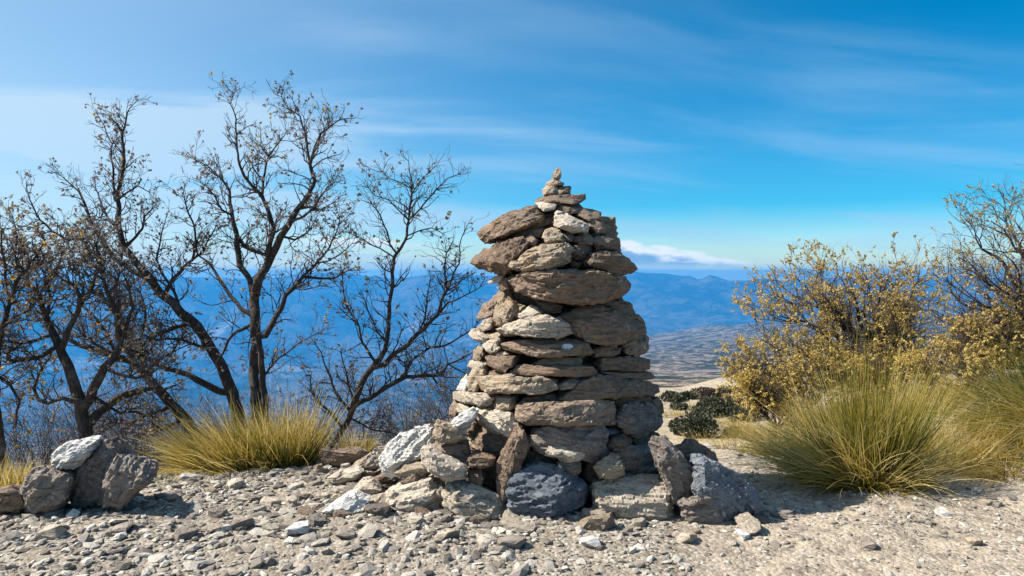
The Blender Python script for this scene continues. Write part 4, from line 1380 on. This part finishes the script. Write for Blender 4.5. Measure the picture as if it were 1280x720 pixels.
def crown_oak(name, label, bx, by, Y, targets, seed, n_leaf_p, P, trunk_r=0.05, fork=0.22, twig_n=9, tw_len=(.22, .5), leaf_mat=LEAF_GOLD, group=None, pull=0.0):
    """short stems fanning into a broad crown; targets: photo x, y and depth offset of limb ends"""
    r = np.random.default_rng(seed)
    p = at(bx, by, Y)
    base = np.array([p.x, p.y, float(near_z(p.x, p.y)) - .04])
    tw, lv = Tubes(), Leaves()
    targets = [(a_ + (bx - a_) * pull, b_ + (by - b_) * pull, c_) for a_, b_, c_ in targets]
    ends = np.array([at(a_, b_, Y + c_) for a_, b_, c_ in targets])
    reach = np.median(np.linalg.norm(ends - base, axis=1))
    P = dict(P, keep=lambda q: float(np.clip((np.linalg.norm(q - base) / reach - .35) / .35, 0.12, 1) * np.clip(.50 + 2.2 * mn.noise(Vector(q) * 2.4 + Vector((seed, 0, 0))), .04, 1)))
    root = empty(name, base)
    tag(root, label, 'tree', group)
    top = base + np.array([r.normal() * .04, r.normal() * .04, fork])
    tb = Tubes(); tb.add([base, (base + top) / 2 + r.normal(size=3) * .015, top], [trunk_r * 1.3, trunk_r * 1.05, trunk_r], 8)
    tb.build('trunk', BARK, root, base)
    for li, (tx, ty, dy) in enumerate(targets):
        e = np.array(at(tx, ty, Y + dy))
        v = e - top
        L = np.linalg.norm(v)
        n = 14
        bend = np.array([0, 0, -1]) * L * r.uniform(-.10, .14) + unit(np.cross(v, [0, 0, 1])) * L * r.uniform(-.1, .1)
        pts = []
        for k, t_ in enumerate(np.linspace(0, 1, n)):
            w = np.array([mn.noise(Vector((t_ * 4, li * 5.1, seed))), mn.noise(Vector((t_ * 4, li * 5.1 + 30, seed))), mn.noise(Vector((t_ * 4, li * 5.1 + 60, seed)))]) * .16 * L * t_
            pts.append(top + v * t_ + bend * math.sin(math.pi * t_) + w * .6)
        r0 = trunk_r * r.uniform(.45, .7)
        rad = np.linspace(r0, .006, n)
        tb = Tubes(); tb.add(pts, rad, 6)
        tb.build('limb', BARK, root, base)
        # branches off the limb
        for k in range(3, n):
            for _ in range(r.poisson(1.0)):
                d = unit(pts[k] - pts[k - 1])
                side = unit(np.cross(d, r.normal(size=3)))
                d2 = unit(d + side * r.uniform(.5, 1.1) + np.array([0, 0, .2]))
                ln = L * r.uniform(.16, .34)
                m_ = 6
                bp = [pts[k]]
                for q in range(m_):
                    d2 = unit(d2 + r.normal(size=3) * .2 + np.array([0, 0, .06]))
                    bp.append(bp[-1] + d2 * ln / m_)
                tw.add(bp, np.linspace(max(rad[k] * .6, .004), .004, m_ + 1), 4, .3)
                for q in range(1, m_ + 1):
                    for __ in range(r.poisson(twig_n / 8)):
                        dd = unit(bp[q] - bp[q - 1]); sd = unit(np.cross(dd, r.normal(size=3)))
                        twig(tw, lv, r, bp[q], dd * .6 + sd + np.array([0, 0, .25]), r.uniform(*tw_len), .004, 0, P)
            if k > 5:
                for _ in range(r.poisson(twig_n / 9)):
                    d = unit(pts[k] - pts[k - 1]); sd = unit(np.cross(d, r.normal(size=3)))
                    twig(tw, lv, r, pts[k], d * .6 + sd + np.array([0, 0, .25]), r.uniform(*tw_len), .004, 0, P)
    t_ = tw.build('twigs', TWIG, root, base); t_['kind'] = 'stuff'
    l_ = lv.build('leaves', leaf_mat, root, base, seed); l_['kind'] = 'stuff'
    return root


GOLDP = dict(wiggle=0.22, up=0.03, rmin=0.0015, levels=1, kids=(11,), leaf_level=0, leaf_p=0.95, leaf_n=(5, 11), leaf=0.037, tint=gold_tint, run=2.0)
r_ = np.random.default_rng(3)
tg = [(935, 372, .3), (925, 410, -.2), (945, 440, .5), (960, 352, -.4), (985, 338, .5), (1010, 332, -.3), (1030, 325, .8), (1050, 318, -.6), (1075, 318, .3), (1100, 320, -.5), (1125, 322, .6), (1150, 335, -.2), (1165, 360, .5),
      (985, 385, -.9), (1030, 370, -1.0), (1075, 360, -1.0), (1115, 365, -.8), (950, 470, -.3), (985, 440, -.9), (1030, 430, -1.1), (1000, 475, -.6), (1160, 400, -.4), (1140, 420, -.9), (940, 395, .9), (1040, 380, 1.0), (1110, 390, 1.0)]
crown_oak('oak_tree', 'broad spreading oak with dry golden leaves beyond the right tussock', 1105, 500, 11.3, tg, 31, 1, GOLDP, 0.075, .25, 4.6, pull=.15)
tg = [(1165, 335, .4), (1180, 300, -.2), (1205, 270, .3), (1232, 250, -.3), (1250, 235, .4), (1275, 222, 0), (1175, 380, -.5), (1200, 360, -.8), (1225, 330, -.8), (1250, 300, -.7), (1190, 415, -.5), (1215, 430, -.8), (1245, 400, -.9),
      (1270, 360, -.9), (1300, 250, .2), (1340, 240, .3), (1290, 400, -.8), (1185, 440, -.2), (1350, 235, .2), (1380, 280, .2), (1395, 340, -.2), (1230, 440, -.9)]
crown_oak('oak_tree', 'sparser taller brown oak on the bank behind the sweeping right tussock', 1318, 470, 9.6, tg, 32, 1, dict(GOLDP, leaf_p=0.6, leaf_n=(3, 8), leaf=0.031), 0.085, .3, 5, pull=.13)
tg = [(1170, 450, 0), (1190, 430, .3), (1215, 425, -.2), (1240, 420, .2), (1260, 415, 0), (1200, 460, -.4), (1150, 465, .2), (1285, 420, .2)]
crown_oak('scrub_oak', 'low golden scrub oak thicket at the foot of the taller brown oak', 1215, 500, 8.8, tg, 33, 1, dict(GOLDP, leaf=0.035), 0.04, .12, 8, (.16, .34))
tg = [(925, 470, 0), (940, 452, .3), (965, 460, -.3), (990, 470, .1), (1010, 480, -.3), (935, 488, -.2), (965, 492, -.4), (1030, 488, .2)]
crown_oak('scrub_oak', 'low yellow scrub oak spreading under the broad golden oak by the path', 970, 505, 10.8, tg, 34, 1, dict(GOLDP, leaf=0.035), 0.035, .10, 9, (.16, .36))

tg = [(1040, 470, 0), (1060, 455, .3), (1085, 450, -.3), (1110, 455, .2), (1135, 462, -.3), (1150, 475, .1), (1070, 480, -.4), (1110, 480, -.5)]
crown_oak('scrub_oak', 'dull golden scrub oak hugging the stem of the broad golden oak', 1095, 505, 10.2, tg, 35, 1, dict(GOLDP, leaf=0.034, leaf_p=.7), 0.035, .10, 8, (.16, .36))

for i, (px, py, w, h, mat, lab, n) in enumerate([
        (866, 545, 44, 32, SCRUB, 'round dark green cushion bush with its shadow on the pale path', 2600),
        (893, 520, 42, 24, SCRUB, 'dark green spreading bush farther down the path than the round cushion', 2400),
        (892, 502, 32, 20, SCRUB_BROWN, 'reddish brown bush at the brow of the path', 1800),
        (928, 526, 28, 22, SCRUB, 'grey-green bush at the edge of the low yellow scrub oak', 1400),
        (838, 502, 20, 13, SCRUB, 'small dark bush on the brow close behind the cairn', 800),
        (860, 499, 22, 9, SCRUB, 'low grey-green bush on the brow next to the reddish one', 700),
        (915, 543, 18, 9, SCRUB, 'tiny green tuft of scrub on the pale path', 500),
        (848, 512, 16, 9, SCRUB, 'dark little cushion between the brow and the round dark bush', 500),
        (916, 508, 22, 12, SCRUB_BROWN, 'brown low bush beside the spreading dark green bush', 700),
        (878, 494, 18, 8, SCRUB, 'far green bush on the brow behind the reddish one', 500),
        (908, 492, 20, 8, SCRUB, 'far dark bush on the brow under the yellow scrub oak', 500)]):
    Y = ground_depth(py)
    for _ in range(25):
        p = at(px, py, Y)
        Y = 0.5 * Y + 0.5 * min(30, ground_depth(py, float(near_z(p.x, p.y))))
    scrub_bush('bush', lab, px, py, Y, w * Y / F, h * Y / F * 1.05, n, mat, 80 + i, leaf=0.028 * Y / 10 + .012)


# ------------------------------------------------------------------ grass
def blade_batch(base, bz, rad, n, length, seed, lean=(0, 0, 0), fan=0.9, droop=0.55, tint=(0.25, 0.95), width=0.0078, flat=1.0, sweep=None, off=(0, 0), mess=1.0):
    r = np.random.default_rng(seed)
    a = r.uniform(0, 2 * math.pi, n); q = np.sqrt(r.random(n)) * rad
    ox, oy = q * np.cos(a) + off[0], q * np.sin(a) * flat + off[1]
    gz = near_z(base[0] + ox, base[1] + oy) - bz
    # blades leave the ground in small bunches that share a direction
    bunch = r.integers(0, max(6, n // 40), n)
    bd = r.normal(size=(bunch.max() + 1, 3)) * np.array([.26, .26, .08]) * mess
    bt = r.normal(size=bunch.max() + 1) * .10
    bl = r.uniform(.75, 1.15, bunch.max() + 1)
    d = np.stack([(ox - off[0]) / rad * fan, (oy - off[1]) / rad / max(flat, .2) * fan, np.ones(n)], -1) + bd[bunch] + r.normal(size=(n, 3)) * np.array([.16, .16, .08]) * mess + np.array(lean)
    if sweep is not None:
        d += r.random((n, 1)) ** 1.2 * np.array(sweep)
    d /= np.linalg.norm(d, axis=1, keepdims=True)
    L = length * np.clip(r.normal(.76, .22, n), .25, 1.3) * bl[bunch]
    S = 6
    pts = np.empty((n, S + 1, 3)); pts[:, 0] = np.stack([ox, oy, gz], -1)
    dd = d.copy()
    bend = droop * r.gamma(2.2, .45, n)
    for k in range(S):
        dd = dd + np.array([0, 0, -1.0]) * (bend * (k + .5) / S / S * 1.2)[:, None] + r.normal(size=(n, 3)) * .03 * mess + np.array(lean) * .03
        dd /= np.linalg.norm(dd, axis=1, keepdims=True)
        pts[:, k + 1] = pts[:, k] + dd * (L / S)[:, None]
        pts[:, k + 1, 2] = np.maximum(pts[:, k + 1, 2], .01)
    side = np.cross(d, r.normal(size=(n, 3))); side /= np.linalg.norm(side, axis=1, keepdims=True)
    wd = width * r.uniform(.5, 1.25, n)[:, None, None] * np.linspace(1, .15, S + 1)[None, :, None]
    v = np.stack([pts - side[:, None] * wd / 2, pts + side[:, None] * wd / 2], 2).reshape(-1, 3)
    i = np.arange(S)
    f = np.stack([2 * i, 2 * i + 1, 2 * i + 3, 2 * i + 2], -1)[None] + (np.arange(n) * 2 * (S + 1))[:, None, None]
    t0 = r.uniform(tint[0], tint[1], n) * .85 + bt[bunch]
    tt = t0[:, None] + np.linspace(-.30, .26, S + 1)[None] + r.normal(size=n)[:, None] * .10
    tt = np.repeat(np.clip(tt, 0, 1)[..., None], 2, -1).reshape(-1)
    return v, f.reshape(-1, 4), tt


def tussock(name, label, bx, by, Y, batches, group=None):
    p = at(bx, by, Y)
    bz = float(near_z(p.x, p.y))
    base = np.array([p.x, p.y, bz - 0.02])
    vs, fs, ts, k = [], [], [], 0
    for b in batches:
        v, f, t_ = blade_batch(base, bz, **b)
        vs.append(v); fs.append(f + k); ts.append(t_); k += len(v)
    root = empty(name, base)
    tag(root, label, 'grass', group)
    o = link('blades', np_mesh('blades', np.vstack(vs), np.vstack(fs), True, np.concatenate(ts)), GRASS, root)
    o['kind'] = 'stuff'
    return root


def B_(rad, n, length, seed, **k):
    return dict(rad=rad, n=n, length=length, seed=seed, **k)


tussock('grass_tussock', 'large yellow grass tussock at the foot of the bare oaks on the gravel edge', 312, 590, 6.05, [
    B_(.28, 1700, .62, 41, lean=(-.40, 0, 0), fan=.5, droop=.4, tint=(.30, .85), flat=.6, sweep=(-.7, 0, -.15), off=(-.12, 0)),
    B_(.34, 1250, .56, 141, lean=(-.12, 0, 0), fan=.4, droop=.3, tint=(.12, .75), flat=.5, off=(.14, .03)),
    B_(.22, 500, .60, 142, lean=(.05, 0, 0), fan=.3, droop=.25, tint=(.6, 1.0), flat=.6, off=(.28, .08)),
    B_(.45, 500, .30, 143, lean=(-.5, -.3, -.2), fan=.8, droop=.9, tint=(.35, .9), flat=.6, off=(-.25, -.05)),
    B_(.42, 260, .60, 151, lean=(-.2, -.1, 0), fan=.6, droop=1.3, tint=(.7, 1.0), flat=.6, mess=2.4)])
tussock('grass_tussock', 'big fountain-shaped green and yellow tussock beside the pale path', 1078, 606, 5.45, [
    B_(.20, 1700, .96, 42, lean=(.02, 0, .30), fan=.38, droop=.2, tint=(.06, .56), off=(.06, .02), mess=.8),
    B_(.24, 1200, .82, 144, lean=(-.55, 0, 0), fan=.7, droop=.9, tint=(.35, .95), sweep=(-.8, -.1, -.1), off=(-.08, 0)),
    B_(.22, 700, .62, 145, lean=(.35, -.1, 0), fan=.9, droop=.9, tint=(.40, 1.0), off=(.08, 0)),
    B_(.28, 500, .40, 146, lean=(0, -.5, -.3), fan=1.0, droop=1.2, tint=(.5, 1.0), off=(0, -.05)),
    B_(.26, 300, .80, 152, lean=(-.1, -.05, 0), fan=.7, droop=1.2, tint=(.72, 1.0), mess=2.4)])
tussock('grass_tussock', 'long-bladed tussock sweeping sideways from the bank at the edge of the scrub oaks', 1330, 540, 6.3, [
    B_(.38, 2200, 1.0, 43, lean=(-.75, 0, -.05), fan=.5, droop=.9, tint=(.08, .72), sweep=(-1.4, -.2, -.2)),
    B_(.35, 900, .9, 147, lean=(-.2, 0, .2), fan=.5, droop=.5, tint=(.05, .5)),
    B_(.40, 800, .8, 148, lean=(-1.2, -.3, -.35), fan=.6, droop=1.1, tint=(.6, 1.0)),
    B_(.4, 260, .8, 153, lean=(-.5, -.1, 0), fan=.6, droop=1.2, tint=(.7, 1.0), mess=2.4)])
tussock('grass_tussock', 'loose pale dry grass between the fountain-shaped and the sweeping tussock', 1165, 580, 6.2, [B_(.40, 1800, .48, 44, lean=(0, 0, 0), fan=.7, droop=.7, tint=(.45, 1.0))])
tussock('grass_tussock', 'small yellow grass clump beside the squared grey boulder', 8, 612, 5.4, [B_(.18, 900, .24, 45, lean=(-.1, 0, 0), fan=.6, droop=.4, tint=(.5, .95))])
tussock('grass_tussock', 'wide band of straw grass under the broad golden oak behind the fountain-shaped tussock', 1095, 520, 8.6, [B_(1.0, 2600, .42, 51, fan=.5, droop=.5, tint=(.45, 1.0), width=.007, flat=.6)])
tussock('grass_tussock', 'thin dry grass tuft behind the dark log-shaped stone', 445, 572, 6.4, [B_(.12, 220, .24, 46, lean=(.0, 0, 0), fan=.5, droop=.4, tint=(.45, 1.0))])
tussock('grass_tussock', 'short dry grass behind the yellow tussock where the slope drops', 360, 585, 6.25, [B_(.2, 600, .40, 47, lean=(.0, 0, 0), fan=.4, droop=.3, tint=(.3, .95))])
tussock('grass_tussock', 'flattened dead grass strands hanging below the sweeping tussock', 1262, 590, 5.75, [B_(.36, 900, .50, 48, lean=(-.5, -.4, -.45), fan=.9, droop=.9, tint=(.55, 1.0))])
tussock('grass_tussock', 'sparse straw-coloured grass on the far side of the fountain-shaped tussock', 1020, 575, 7.2, [B_(.55, 1500, .34, 49, lean=(-.1, 0, 0), fan=.7, droop=.6, tint=(.5, 1.0))])
tussock('grass_tussock', 'low straw grass along the path below the yellow scrub oak', 960, 530, 9.3, [B_(.55, 1500, .28, 50, lean=(0, 0, 0), fan=.8, droop=.6, tint=(.5, 1.0), width=.005)])
for i, (px, py, h) in enumerate([(425, 622, .07), (438, 628, .06), (452, 560, .16), (500, 634, .08), (200, 600, .10), (400, 575, .12)]):
    Y = ground_depth(py)
    tussock('grass_sprig', 'tiny green weed sprig among the gravel stones', px, py, Y, [B_(.09, 160, h, 70 + i, fan=1.2, droop=.5, tint=(.0, .35), width=.004)], group='green sprigs in the gravel')

for i, (px, py, n) in enumerate([(905, 530, 90), (880, 548, 70), (940, 545, 120), (922, 560, 90), (850, 520, 70), (870, 510, 70), (900, 515, 70), (935, 515, 110), (915, 500, 90), (860, 497, 70), (952, 568, 110), (930, 535, 90)]):
    Y = ground_depth(py)
    for _ in range(25):
        p = at(px, py, Y)
        Y = 0.5 * Y + 0.5 * min(30, ground_depth(py, float(near_z(p.x, p.y))))
    tussock('straw_tuft', 'small straw tuft scattered over the pale slope between the path bushes', px, py, Y, [B_(.14 + .01 * Y, n * 3, .10 + .008 * Y, 170 + i, fan=1.0, droop=.8, tint=(.5, 1.0), width=.004 + .0004 * Y, mess=1.6)], group='straw tufts on the path slope')

# ------------------------------------------------------------------ haze
HAZE_DENSITY = 8.8e-5
m = NT('blue_air')
m.nt.nodes.remove(m.bsdf)
vol = m.new('ShaderNodeVolumePrincipled')
vol.inputs['Color'].default_value = (0.035, 0.37, 0.86, 1)
vol.inputs['Density'].default_value = HAZE_DENSITY
vol.inputs['Anisotropy'].default_value = 0.1
m.link(vol.outputs[0], m.out.inputs['Volume'])
X = 17600.0
zb, zt = -1900.0, 70.0
hv = [(sx * X, sy * X, z_) for z_ in (zb, zt) for sx, sy in ((-1, -1), (1, -1), (1, 1), (-1, 1))]
hf = [(3, 2, 1, 0), (4, 5, 6, 7), (0, 1, 5, 4), (1, 2, 6, 5), (2, 3, 7, 6), (3, 0, 4, 7)]
me = bpy.data.meshes.new('haze'); me.from_pydata(hv, [], hf); me.update()
o = link('haze', me, m.mat)
tag(o, 'blue haze filling the valley air between the slopes', 'haze', kind='stuff')
